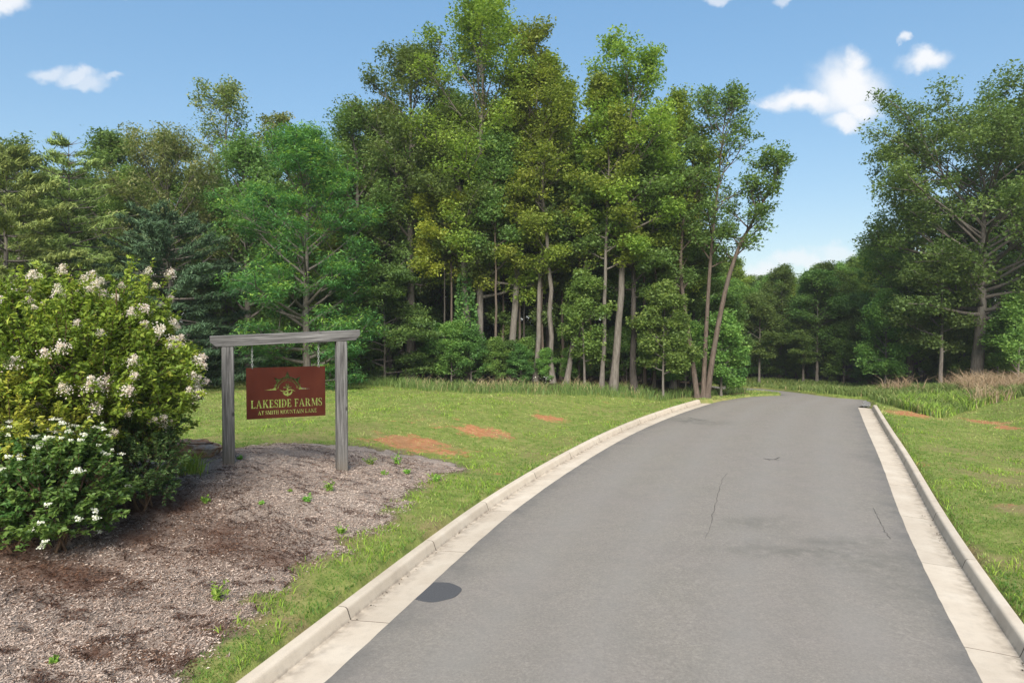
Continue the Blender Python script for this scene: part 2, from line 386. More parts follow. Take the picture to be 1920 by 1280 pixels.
# ground
g = G('ground')
n1 = g.noise(.5, 5, .6); n2 = g.noise(3.2, 5, .65); n3 = g.noise(28, 4, .65)
gr = g.ramp(n2, [(.3, (.10, .145, .030)), (.5, (.175, .21, .050)), (.72, (.28, .265, .095))])
gr = g.mix(g.rng(n1, .48, .68, 0, .5), gr, (.21, .195, .075)); gr = g.mix(g.rng(n3, .55, .75, 0, .4), gr, (.085, .095, .032))
clay = g.ramp(g.noise(5, 5, .6), [(.3, (.30, .125, .055)), (.6, (.42, .20, .095)), (.8, (.50, .29, .17))])
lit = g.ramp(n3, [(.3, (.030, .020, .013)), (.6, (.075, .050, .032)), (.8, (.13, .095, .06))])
mul = g.ramp(n3, [(.3, (.07, .045, .033)), (.6, (.17, .125, .10))])
c = g.mix(g.rng(g.math('ADD', g.attr('dirt'), g.math('MULTIPLY', g.math('SUBTRACT', g.noise(1.7, 8, .8), .5), 3.4)), .40, .62), gr, clay)
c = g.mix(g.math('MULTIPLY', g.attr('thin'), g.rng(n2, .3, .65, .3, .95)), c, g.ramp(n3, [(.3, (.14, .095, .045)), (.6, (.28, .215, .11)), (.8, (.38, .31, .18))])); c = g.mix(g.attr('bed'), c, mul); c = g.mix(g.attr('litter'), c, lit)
M['ground'] = g.princ(c, .95, g.bump(g.math('ADD', n2, n3), .6, .05), spec=.08)
# mulch
g = G('mulch')
n1 = g.noise(.8, 5, .65); n2 = g.noise(9, 5, .7); n3 = g.noise(70, 3, .7)
c = g.ramp(n3, [(.25, (.20, .148, .116)), (.5, (.36, .29, .24)), (.75, (.50, .43, .37))])
c = g.mix(g.rng(n2, .53, .70, 0, .6), c, (.055, .034, .025)); c = g.mix(g.rng(n1, .52, .72, 0, .4), c, (.20, .095, .060))
c = g.mix(g.math('MULTIPLY', g.attr('fresh'), g.rng(n2, .2, .6, .5, .95)), c, g.ramp(n3, [(.3, (.055, .026, .017)), (.7, (.16, .083, .055))]))
M['mulch'] = g.princ(c, .97, g.bump(g.math('ADD', n2, n3), .9, .04), spec=.05)
M['chip'] = leaf_mat('mulch_chip', [(0, (.08, .046, .034)), (.25, (.235, .162, .122)), (.6, (.435, .342, .28)), (1, (.57, .475, .40))], trans=0, gloss=0, objvar=0, gain=1.0)
M['chipr'] = leaf_mat('mulch_chip_fresh', [(0, (.035, .016, .010)), (.5, (.11, .055, .036)), (1, (.26, .17, .125))], trans=0, gloss=0, objvar=0, gain=1.0)
M['chipg'] = leaf_mat('gutter_grit', [(0, (.025, .018, .012)), (.6, (.07, .05, .035)), (1, (.16, .11, .07))], trans=0, gloss=0, objvar=0, gain=1.0)
# gravel, stone
g = G('gravel'); M['gravel'] = g.princ(g.ramp(g.attr('rnd'), [(0, (.08, .08, .077)), (.5, (.16, .156, .148)), (1, (.27, .265, .25))]), .9, spec=.2)
g = G('boulder'); v = g.mapping((1.2, 1.2, 7), (.12, .1, 0))
n1 = g.noise(2.2, 6, .65, v); n2 = g.noise(22, 4); n3 = g.noise(3, 3)
c = g.ramp(n1, [(.32, (.10, .045, .024)), (.5, (.30, .155, .082)), (.66, (.44, .28, .18))]); c = g.mix(g.rng(n3, .52, .66, 0, .75), c, (.40, .36, .32))
M['boulder'] = g.princ(c, .9, g.bump(g.math('ADD', n1, g.math('MULTIPLY', n2, .3)), .9, .06), spec=.2)
# weathered timber: grain along local Z of each timber
g = G('weathered_timber'); v = g.mapping((26, 26, .9))
n1 = g.noise(1.2, 6, .65, v, dist=.4); n2 = g.noise(1.1, 4, .6); n3 = g.noise(1.0, 5, .7, g.mapping((60, 60, 1.4)))
c = g.ramp(n1, [(.34, (.040, .037, .036)), (.5, (.115, .110, .105)), (.68, (.23, .222, .212))]); c = g.mix(g.rng(n2, .48, .7, 0, .55), c, (.105, .10, .098))
vo = g.n('ShaderNodeTexVoronoi'); vo.inputs['Scale'].default_value = 1.0; g.set(vo.inputs['Vector'], g.mapping((3.2, 3.2, 2.1)))
c = g.mix(g.rng(vo.outputs['Distance'], .06, .15, .9, 0), c, (.035, .032, .03))
c = g.mix(g.rng(n3, .66, .70, 0, .8), c, (.04, .037, .035)); c = g.mix(g.math('MULTIPLY', g.attr('foot'), .6), c, (.15, .12, .085))
M['timber'] = g.princ(c, .92, g.bump(g.math('SUBTRACT', n1, g.rng(n3, .62, .70, 0, 1.2)), .7, .012), spec=.15)
g = G('rusted_steel'); v = g.mapping((1.6, 1.6, .9))
n1 = g.noise(1.4, 6, .65, v); n2 = g.noise(16, 5, .65); n3 = g.noise(60, 2)
c = g.ramp(n1, [(.3, (.036, .0082, .0045)), (.5, (.049, .0115, .0062)), (.72, (.063, .017, .009))]); c = g.mix(g.rng(n2, .5, .75, 0, .35), c, (.055, .016, .010))
c = g.mix(g.rng(g.noise(3.5, 6, .8, g.mapping((9, 9, 1.2))), .72, .78, 0, .6), c, (.36, .22, .13))
M['rust'] = g.princ(c, .78, g.bump(n2, .15, .004), spec=.08)
g = G('galvanised_chain'); M['chain'] = g.princ((.30, .31, .29), .5, metal=.35, spec=.5)

# ------------------------------------------------------------------ ground sheet
def grid(xs, ys):
    X, Y = np.meshgrid(xs, ys); nx, ny = len(xs), len(ys)
    i = np.arange(nx - 1)[None] + np.arange(ny - 1)[:, None] * nx
    return X.ravel(), Y.ravel(), np.stack([i, i + 1, i + nx + 1, i + nx], -1).reshape(-1, 4)
xs = np.r_[np.linspace(-400, -42, 14), np.linspace(-38, -14, 28), np.arange(-13.4, 27, .22), np.linspace(27.6, 60, 34), np.linspace(66, 400, 14)]
ys = np.r_[np.linspace(-120, 0, 8), np.arange(3, 46, .24), np.linspace(46.6, 75, 40), np.linspace(80, 900, 18)]
gx_, gy_, gq = grid(xs, ys)
gz_, gd, gl, gin = terrain(gx_, gy_, True)

bed_px = [(310, 1290), (400, 1205), (470, 1135), (520, 1085), (590, 1052), (645, 1015), (700, 985), (738, 950), (768, 922), (798, 902), (838, 884), (885, 871), (838, 865), (770, 854), (705, 842), (640, 834), (560, 831), (480, 838), (425, 843), (385, 850)]
bedw = np.array([hit(*p)[:2] for p in bed_px])
k0 = bedw[0]
bed = np.vstack([bedw, [[-9.5, 15.4], [-15, 14.5], [-17, 8], [-14, 1], [-4.6, 1]], [k0 + np.array([-.2, -3])]])
def bed_val(x, y):
    d = seg_dist(x, y, np.vstack([bed, bed[:1]])); s = np.where(inside(x, y, bed), d, -d)
    return s + (fbm(x, y, 2.4, 4) - .47) * .9 + (fbm(x, y, 7, 3) - .45) * .5
# red clay showing through the turf: (pixel centre, half width, half height in px)
dirt_px = [(780, 832, 80, 12), (735, 828, 40, 8), (900, 808, 45, 8), (1030, 783, 25, 5), (860, 800, 120, 12), (1705, 775, 22, 5), (1840, 790, 30, 8), (1890, 803, 40, 7), (1905, 958, 30, 16), (1690, 880, 20, 16)]
dirtw = []
for (u, v, a, b) in dirt_px:
    p = hit(u, v); q = hit(u, v - b); r_ = hit(u + a, v)
    st_ = .40 if (u, v) in ((860, 800), (1690, 880), (1905, 958)) else 1.05
    dirtw.append((p[0], p[1], max(.25, abs(r_[0] - p[0])), max(.25, abs(q[1] - p[1])), st_))
def dirt_val(x, y):
    r = np.zeros(np.shape(x))
    for (cx, cyy, a, b, s_) in dirtw: r = np.maximum(r, s_ * np.exp(-.5 * (((x - cx) / a) ** 2 + ((y - cyy) / b) ** 2) * 1.4))
    return r * (.55 + .9 * fbm(x, y, 1.9, 4))
def thin_val(x, y): return sstep(.50, .64, fbm(x + 31, y - 17, .75, 4)) * (.35 + .65 * sstep(26, 14, y))
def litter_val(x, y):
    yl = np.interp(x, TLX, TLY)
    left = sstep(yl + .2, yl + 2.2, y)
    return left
tree_line_px = [(-300, 716), (0, 716), (300, 716), (520, 712), (690, 722), (800, 731), (900, 736), (1000, 738), (1110, 739), (1200, 744), (1265, 750)]
tlw = np.array([hit(*p)[:2] for p in tree_line_px])
tail = np.array([[14.0, 39.6], [15, 52], [18, 62], [25, 60], [29, 50.5], [34, 46], [60, 40]])
TLX = np.r_[-200, tlw[:, 0], tail[:, 0]]; TLY = np.r_[36, tlw[:, 1], tail[:, 1]]
o_ = np.argsort(TLX); TLX = TLX[o_]; TLY = TLY[o_]
bv = bed_val(gx_, gy_)
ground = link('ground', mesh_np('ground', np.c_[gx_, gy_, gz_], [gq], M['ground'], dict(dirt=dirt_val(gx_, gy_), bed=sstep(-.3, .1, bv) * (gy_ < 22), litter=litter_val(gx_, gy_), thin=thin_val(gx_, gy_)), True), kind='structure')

# mulch bed: its own lumpy sheet cut along the ragged edge
bx, by, bq = grid(np.arange(-14, 0, .085), np.arange(3.5, 20.5, .085))
b_v = bed_val(bx, by); bz = terrain(bx, by)
lump = (fbm(bx, by, 3.2, 4) - .45) * .17 + (vnoise(bx, by, 8.5) - .5) * .06
bzz = bz + np.where(b_v > 0, .012 + np.clip(b_v, 0, .4) * .06 + lump * sstep(0, .5, b_v) * .8, -.03)
bzz = np.maximum(bzz, bz - .03)
keep = (b_v[bq] > -.12).all(1)
fresh_px = [(110, 1080, 210, 46), (300, 955, 140, 50), (430, 1015, 110, 46), (270, 1010, 150, 50), (340, 1245, 140, 26), (430, 1190, 60, 20), (30, 1040, 120, 50), (520, 1060, 60, 24), (180, 1235, 60, 20)]
fw_ = []
for (u, v, a, b) in fresh_px:
    p = hit(u, v); q = hit(u, v - b); r_ = hit(u + a, v); fw_.append((p[0], p[1], abs(r_[0] - p[0]), abs(q[1] - p[1])))
def fresh_val(x, y):
    r = np.zeros(np.shape(x))
    for (cx, cyy, a, b) in fw_: r = np.maximum(r, np.exp(-(((x - cx) / a) ** 2 + ((y - cyy) / b) ** 2)))
    return np.clip(r * (.4 + 1.3 * fbm(x, y, 1.4, 3)), 0, 1)
used = np.unique(bq[keep]); rm = np.full(len(bx), -1); rm[used] = np.arange(len(used))
link('mulch_bed', mesh_np('mulch_bed', np.c_[bx, by, bzz][used], [rm[bq[keep]]], M['mulch'], dict(fresh=fresh_val(bx, by)[used]), True), kind='structure')
def bed_top(x, y):
    b = bed_val(x, y); lp = (fbm(x, y, 3.2, 4) - .45) * .17 + (vnoise(x, y, 8.5) - .5) * .06
    return terrain(x, y) + np.where(b > 0, .012 + np.clip(b, 0, .4) * .06 + lp * sstep(0, .5, b) * .8, 0)

# ------------------------------------------------------------------ road, kerbs
NA, NB_ = 130, 22
nL = np.vstack([resample(LA, NA), resample(np.vstack([LA[-1:], nose]), 16)[1:], resample(np.vstack([nose[-1:], nearE]), 26)[1:]])
cut = 3
nR = np.vstack([resample(RA, NA), resample(np.vstack([RA[-1:], farE[:cut]]), 16)[1:], resample(farE[cut - 1:], 26)[1:]])
_rj = np.random.default_rng(2); nL = nL + _rj.normal(0, .0035, nL.shape); nR = nR + _rj.normal(0, .0035, nR.shape)     # ragged edge of the paving
tt = np.linspace(0, 1, NB_)
RP = nL[:, None] * (1 - tt)[None, :, None] + nR[:, None] * tt[None, :, None]
rx, ry = RP[..., 0].ravel(), RP[..., 1].ravel()
crown_ = np.tile(.045 * np.sin(np.pi * tt), len(nL))
ii = np.arange(NB_ - 1)[None] + np.arange(len(nL) - 1)[:, None] * NB_
rq = np.stack([ii, ii + 1, ii + NB_ + 1, ii + NB_], -1).reshape(-1, 4)
wid = np.linalg.norm(nR - nL, axis=1)[:, None]
edge = np.minimum(tt[None] * wid, (1 - tt)[None] * wid)
edge = (np.exp(-(edge / .35) ** 2) * .8).ravel()
stain = np.zeros(len(rx))
lane = np.tile(sum(np.exp(-((tt - q) / .055) ** 2) for q in (.17, .38, .62, .83)), len(nL))     # paler wheel tracks
for (u, v, a, b, s_) in [(1420, 985, 60, 12, .5), (1540, 1040, 200, 10, .6), (1640, 1062, 120, 20, .5), (1400, 1028, 60, 8, .45), (1680, 1100, 60, 26, .4), (1290, 790, 30, 5, .8), (1330, 795, 40, 4, .6), (1650, 860, 40, 10, .5), (1570, 1020, 120, 10, .5)]:
    p = hit_road(u, v); q = hit_road(u, v - b); r_ = hit_road(u + a, v)
    stain = np.maximum(stain, s_ * np.exp(-(((rx - p[0]) / abs(r_[0] - p[0])) ** 2 + ((ry - p[1]) / abs(q[1] - p[1])) ** 2)))
road = link('road', mesh_np('road', np.c_[rx, ry, road_z(rx, ry) + .012 + crown_], [rq], M['asphalt'], dict(edge=edge, stain=stain, lane=lane), True), kind='structure')
def road_top(x, y):
    a, b = seg_dist(np.array([x]), np.array([y]), LA)[0], seg_dist(np.array([x]), np.array([y]), RA)[0]; return float(road_z(x, y)) + .012 + .045 * math.sin(math.pi * a / (a + b))
# dark round patch beside the left gutter (a child of the road)
pc = hit_road(812, 1112); th = np.linspace(0, 2 * np.pi, 40, endpoint=False)
ra = .385 + .012 * np.sin(3 * th + 1) + .008 * np.sin(7 * th)
pv = np.c_[pc[0] + .04 + ra * np.cos(th), pc[1] + .03 + ra * np.sin(th) * 1.05]
gd_ = seg_dist(pv[:, 0], pv[:, 1], LA); onroad = inside(pv[:, 0], pv[:, 1], np.vstack([LA, RA[::-1]]))
for i in range(len(pv)):
    if not onroad[i] or gd_[i] < .012:
        LAf = resample(LA, 6000); k = np.argmin(((LAf - pv[i]) ** 2).sum(1)); t_ = LAf[min(k + 1, 5999)] - LAf[k - 1]; t_ /= np.linalg.norm(t_); pv[i] = LAf[k] + np.array([t_[1], -t_[0]]) * .012
pz = np.array([road_top(*p) for p in pv]) + .006; pm = pv.mean(0)
PV = np.vstack([np.c_[pv, pz], np.c_[pv, pz - .03], [[pm[0], pm[1], road_top(*pm) + .006]]])
pt = [(i, (i + 1) % 40, 80) for i in range(40)]; pq = [(i, i + 40, (i + 1) % 40 + 40, (i + 1) % 40) for i in range(40)]
patch = link('asphalt_patch', mesh_np('asphalt_patch', PV, [pt, pq], M['patch']), road, label='dark round asphalt patch against the gutter')
# open paving seams and short cracks in the surface (children of the road)
rgk = np.random.default_rng(3)
for pts, wd in [([(1362, 890), (1350, 915), (1342, 945), (1335, 985), (1322, 1015)], .007),
                ([(1636, 953), (1648, 975), (1668, 1012)], .009), ([(1430, 862), (1448, 866), (1462, 860)], .03), ([(1444, 866), (1436, 863), (1462, 866)], .014), ([(1290, 783), (1310, 789), (1332, 790)], .03)]:
    W = chaikin(np.array([hit_road(*p) for p in pts]), 2); W = resample(W, 26); W += rgk.normal(0, .012, W.shape)
    h = wd * rgk.uniform(.25, 1, 26); h[0] = h[-1] = .002
    A_, B_ = offset(W, .5) - W, None
    nrm = A_ / np.linalg.norm(A_, axis=1)[:, None]
    Lp, Rp = W - nrm * h[:, None], W + nrm * h[:, None]
    z = np.array([road_top(*p) for p in W]) + .005
    V = np.vstack([np.c_[Lp, z], np.c_[Rp, z]]); q = [(i, i + 26, i + 27, i + 1) for i in range(25)]
    link('crack', mesh_np('crack', V, [q], M['crack']), road)

PROF = [(GUT, -.16), (GUT, .0), (.30, -.014), (.025, -.03), (.0, -.026), (-.018, .02), (-.048, .108), (-.058, .128), (-.072, .141), (-.09, .148), (-.11, .150), (-.195, .15), (-.212, .146), (-.224, .134), (-.23, .11), (-.23, -.16)]
GR = [0, 0, .03, .9, 1., .12, .0, 0, 0, 0, 0, 0, .05, .15, .3, 1]
def kerb(path_fine, joints, side, label_side):
    s = arclen(path_fine)
    T = np.gradient(path_fine, axis=0); T /= np.linalg.norm(T, axis=1)[:, None]; Rn = np.c_[T[:, 1], -T[:, 0]] * side
    sj = sorted(s[np.argmin(((path_fine - j) ** 2).sum(1))] for j in joints)
    def strip(a, b, prof, seg, grime):
        t = np.linspace(a, b, seg + 1); c = np.c_[np.interp(t, s, path_fine[:, 0]), np.interp(t, s, path_fine[:, 1])]
        r = np.c_[np.interp(t, s, Rn[:, 0]), np.interp(t, s, Rn[:, 1])]; r /= np.linalg.norm(r, axis=1)[:, None]
        k = len(prof); V = []
        for i in range(seg + 1):
            zr = road_z(c[i, 0], c[i, 1])
            for (o, z) in prof: V.append((c[i, 0] + r[i, 0] * o, c[i, 1] + r[i, 1] * o, zr + z))
        Q = []
        for i in range(seg):
            for j in range(k):
                j2 = (j + 1) % k; q = (i * k + j, i * k + j2, (i + 1) * k + j2, (i + 1) * k + j)
                Q.append(q if side > 0 else q[::-1])
        V = np.array(V); base = list(range(k)); end = [seg * k + j for j in range(k)]
        me = mesh_np('kerb_slab', V, [np.array(Q), np.array([base[::-1] if side > 0 else base]), np.array([end if side > 0 else end[::-1]])], M['concrete'] if grime is not None else M['joint'], dict(grime=np.tile(grime if grime is not None else [1] * k, seg + 1)), False)
        return me
    foot = [(GUT - .02, -.3), (GUT - .02, -.05), (.0, -.08), (-.1, .04), (-.2, .06), (-.2, -.3)]
    root = link('kerb', strip(s[0] + .01, s[-1] - .05, foot, 60, None), kind='structure')
    for a, b in zip(sj[:-1], sj[1:]):
        if b - a < .4: continue
        me = strip(a + .009, b - .009, PROF, 8, GR)
        ob = link('kerb_slab', me, root)
        link('joint_filler', strip(b - .0095, b + .0095, [((o - .19) * .985 + .19, z - .0018) for o, z in PROF], 1, None), root)
    return root
kerb(LFs, LF, 1, 'left'); kerb(RFs, RF, -1, 'right')

# ------------------------------------------------------------------ leaf / blade builders
def unit(v): return v / (np.linalg.norm(v, axis=-1, keepdims=True) + 1e-9)
def leaves(acc, C, rng, L, Wd, up=.6, down=.2, dirs=None, fold=.18, rnd=None, tri=False):
    n = len(C)
    nr = rng.normal(size=(n, 3)); nr[:, 2] = np.abs(nr[:, 2]) + up; nr = unit(nr)
    d = rng.normal(size=(n, 3)) if dirs is None else dirs + rng.normal(size=(n, 3)) * .45
    d[:, 2] -= down; d = unit(d - nr * (d * nr).sum(1, keepdims=True)); s = np.cross(nr, d)
    k_ = rng.uniform(.55, 1.35, (n, 1)); l = L * k_ * rng.uniform(.85, 1.2, (n, 1)); w_ = Wd * k_ * rng.uniform(.8, 1.2, (n, 1))
    v0 = C - d * l * .5; v2 = C + d * l * .5; m = C - d * l * .05 + nr * l * fold * .5
    r = rng.random(n) if rnd is None else np.clip(rnd + rng.normal(0, .17, n), 0, 1)
    if tri:
        V = np.stack([v0 + s * w_ * .5, v2, v0 - s * w_ * .5], 1).reshape(-1, 3); acc.add(V, None, np.arange(3 * n).reshape(-1, 3), rnd=np.repeat(r, 3)); return
    V = np.stack([v0, m + s * w_ * .5, v2, m - s * w_ * .5], 1).reshape(-1, 3)
    Q = np.arange(4 * n).reshape(-1, 4)
    acc.add(V, Q, rnd=np.repeat(r, 4))

def path(rng, p0, d0, L, n=6, curve=(0, 0, 0), wob=.12):
    P = [np.array(p0, float)]; d = np.array(d0, float); d /= np.linalg.norm(d)
    for i in range(n - 1):
        d = d + np.array(curve) / n + rng.normal(0, wob, 3) / math.sqrt(n); d /= np.linalg.norm(d); P.append(P[-1] + d * L / (n - 1))
    return np.array(P)
def lerp_path(P, t):
    t = np.clip(t, 0, 1) * (len(P) - 1); i = min(int(t), len(P) - 2); return P[i] + (P[i + 1] - P[i]) * (t - i)

PROFS = dict(
    umbrella=lambda t: .42 + .58 * np.sin(np.pi * np.clip(.05 + .7 * t, 0, 1)),
    oval=lambda t: np.sin(np.pi * (0.12 + .83 * t)) ** .8,
    round=lambda t: np.sqrt(np.clip(1 - (2 * t - .85) ** 2 * .85, .05, 1)),
    spire=lambda t: .25 + .75 * np.sin(np.pi * (.15 + .7 * t)) * (1 - .35 * t),
    cone=lambda t: 1.0 - .9 * t,
    column=lambda t: .55 + .45 * np.sin(np.pi * t),
    high=lambda t: .35 + .65 * np.sin(np.pi * np.clip(.1 + .75 * t, 0, 1)),
)
def build_tree(seed, H, r0, cb=.3, R=4., prof='oval', nl=26, up=(.2, 1.1), curve=.35, nsub=5, cr=.75, npc=85, leaf=(.22, .15), flat=.65, lean=(0, 0), wob=.05, leafmat='oak', barkmat='bark', tipcol=.0, down=.25, stems=None, leafup=.6, dens=1.0, twig=0):
    """trunk with limbs, crown of leaves gathered in clumps at the twig ends; returns two meshes"""
    rng = np.random.default_rng(seed); tr = Acc(); cw = Acc(); cr = cr * .86; npc = npc * 1.2; nsub = int(round(nsub * 1.5))
    clumps = []
    if stems is None: stems = [dict(P=None, r=r0, H=H, cb=cb, R=R, nl=nl)]
    for st in stems:
        h = st.get('H', H); rr = st.get('r', r0); R_ = st.get('R', R); cb_ = st.get('cb', cb); n_l = st.get('nl', nl)
        P = st.get('P')
        if P is None:
            k = 14; z = np.linspace(0, h, k); P = np.zeros((k, 3)); P[:, 2] = z
            wx = np.cumsum(rng.normal(0, wob, k)); wy = np.cumsum(rng.normal(0, wob, k)); wx -= wx[0]; wy -= wy[0]
            P[:, 0] = wx * h / 20 + lean[0] * (z / h); P[:, 1] = wy * h / 20 + lean[1] * (z / h)
        P = np.asarray(P, float); tl = np.linspace(0, 1, len(P))
        rad = rr * (1 - .9 * tl ** 1.1); rad[0] *= 1.35
        fl = P[:1].copy(); P2 = np.vstack([fl - [0, 0, .25], P]); tr.tube(P2, np.r_[rad[0] * 1.12, rad], 9)
        for i in range(n_l):
            t = (i + rng.uniform(.1, .9)) / n_l; tz_ = cb_ + (1 - cb_) * t * .985
            p0 = lerp_path(P, tz_); az = i * 2.39996 + rng.normal(0, .5)
            L = R_ * float(PROFS[prof](t)) * rng.uniform(.62, 1.12)
            e = up[0] + (up[1] - up[0]) * t + rng.normal(0, .14)
            d = np.array([math.cos(az) * math.cos(e), math.sin(az) * math.cos(e), math.sin(e)])
            B = path(rng, p0, d, L, 6, (0, 0, curve), .16)
            br = np.interp(tz_, tl, rad) * .5 + .012; br = min(br, .035 * L + .015)
            tr.tube(B, br * np.linspace(1, .18, 6), 5)
            ns = max(2, int(round(nsub * (.5 + .5 * L / R_))))
            for j in range(ns):
                s_ = .3 + .7 * (j + rng.random()) / ns
                q = lerp_path(B, s_); dd = unit(lerp_path(B, min(1, s_ + .15)) - lerp_path(B, s_ - .15)) + rng.normal(0, .62, 3) * np.array([1, 1, .55]); dd = unit(dd)
                l2 = L * .36 * (1.25 - s_ * .7) * rng.uniform(.6, 1.2) + .25
                S = path(rng, q, dd, l2, 4, (0, 0, curve * .5), .2); tr.tube(S, br * .34 * np.linspace(1, .25, 4) + .004, 4, False)
                clumps.append((S[-1], cr * rng.uniform(.7, 1.25), t)); 
                if rng.random() < .55: clumps.append((S[1] * .4 + S[2] * .6, cr * rng.uniform(.55, .95), t))
            clumps.append((B[-1], cr * rng.uniform(.7, 1.1), t))
        clumps.append((P[-1], cr * .8, 1.)); clumps.append((P[-1] + [0, 0, cr * .5], cr * .5, 1.))
    for (c, r_, t) in clumps:
        n = int(npc * dens * rng.uniform(.6, 1.3) * (r_ / cr) ** 1.6)
        if n < 4: continue
        o = np.clip(rng.normal(size=(n, 3)), -1.55, 1.55) * r_ * .55 * np.array([1, 1, flat])
        base = rng.uniform(.25, .7)
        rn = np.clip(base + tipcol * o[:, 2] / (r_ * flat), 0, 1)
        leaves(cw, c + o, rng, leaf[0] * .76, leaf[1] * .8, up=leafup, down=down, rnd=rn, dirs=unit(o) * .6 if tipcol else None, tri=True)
    for _ in range(twig):      # bare dead twigs low on the stem
        t = rng.uniform(.05, max(cb, .4)); az = rng.uniform(0, 6.28); P0 = lerp_path(P, t)
        B = path(rng, P0, (math.cos(az), math.sin(az), .15), rng.uniform(1, 2.4), 5, (0, 0, -.2), .3); tr.tube(B, .022 * np.linspace(1, .2, 5), 4)
    return tr.mesh('trunk', M[barkmat]), cw.mesh('crown', M[leafmat], False)

def build_pine(seed, H, r0, cb=.12, R=3.6, whorls=20, per=6, leafmat='pine', barkmat='bark', needle=(.30, .05), npc=60, sparse=1.0, droop=-.14, shape=.85):
    rng = np.random.default_rng(seed); tr = Acc(); cw = Acc()
    k = 14; z = np.linspace(0, H, k); P = np.zeros((k, 3)); P[:, 2] = z; P[:, 0] = np.cumsum(rng.normal(0, .04, k)); P[:, 1] = np.cumsum(rng.normal(0, .04, k)); P[:, :2] -= P[0, :2]
    rad = r0 * (1 - .93 * np.linspace(0, 1, k)); tr.tube(np.vstack([P[:1] - [0, 0, .25], P]), np.r_[rad[0] * 1.2, rad], 9)
    for i in range(whorls):
        t = (i + rng.uniform(.2, .8)) / whorls; p = cb + (1 - cb) * t
        for j in range(per):
            az = 2 * math.pi * j / per + rng.uniform(-.4, .4) + i * .7; L = R * (1 - shape * t) * rng.uniform(.5, 1.2) * (1 - .55 * max(0, t - .75) / .25) + .3
            e = droop + .45 * t * t + rng.normal(0, .1); p0 = lerp_path(P, p)
            B = path(rng, p0, (math.cos(az) * math.cos(e), math.sin(az) * math.cos(e), math.sin(e)), L, 6, (0, 0, .28), .1)
            tr.tube(B, min(.05, .018 * L + .008) * np.linspace(1, .2, 6), 5)
            if rng.random() > sparse: continue
            for s_ in np.linspace(.35, 1, max(3, int(L * 2.2))):
                for side in (-1, 1):
                    q = lerp_path(B, s_); bd = unit(B[-1] - B[0]); sd_ = np.array([-bd[1], bd[0], 0]) * side
                    l2 = (.25 + .5 * (1.05 - s_) * L * .5) * rng.uniform(.6, 1.2)
                    tip = q + unit(bd + sd_ * rng.uniform(.4, 1.1)) * l2 + [0, 0, .05]
                    n = int(npc * rng.uniform(.5, 1.2) * .7)
                    a = rng.random((n, 1)); C = q * (1 - a) + tip * a + rng.normal(0, .10, (n, 3)) * [1, 1, .6]
                    dirs = unit(tip - q)[None] * 1.1 + np.array([[0, 0, .5]])
                    leaves(cw, C, rng, needle[0], needle[1], up=.2, down=-.1, dirs=np.repeat(dirs, n, 0), fold=.05, rnd=np.clip(.3 + .35 * a[:, 0] + rng.normal(0, .1), 0, 1), tri=True)
    return tr.mesh('trunk', M[barkmat]), cw.mesh('crown', M[leafmat], False)

def plant_tree(name, label, meshes, x, y, s=1., rz=0., group=None, cat='tree', sz=None, dz=-.03):
    o = thing(name, label, cat, (x, y, tz(x, y) + dz), rz, group); o.scale = (s, s, sz or s)
    link('trunk', meshes[0], o); link('crown', meshes[1], o); return o

def px_tree(u, v_base=None, Y=None, v_top=0):
    """base point where the pixel column meets the ground (or at a stated distance) and the height that reaches v_top"""
    if Y is None: p = hit(u, v_base)
    else: p = at_depth(u, 700, Y)
    zb = tz(p[0], p[1]); top = at_depth(u, v_top, p[1])[2]
    return p[0], p[1], top - zb

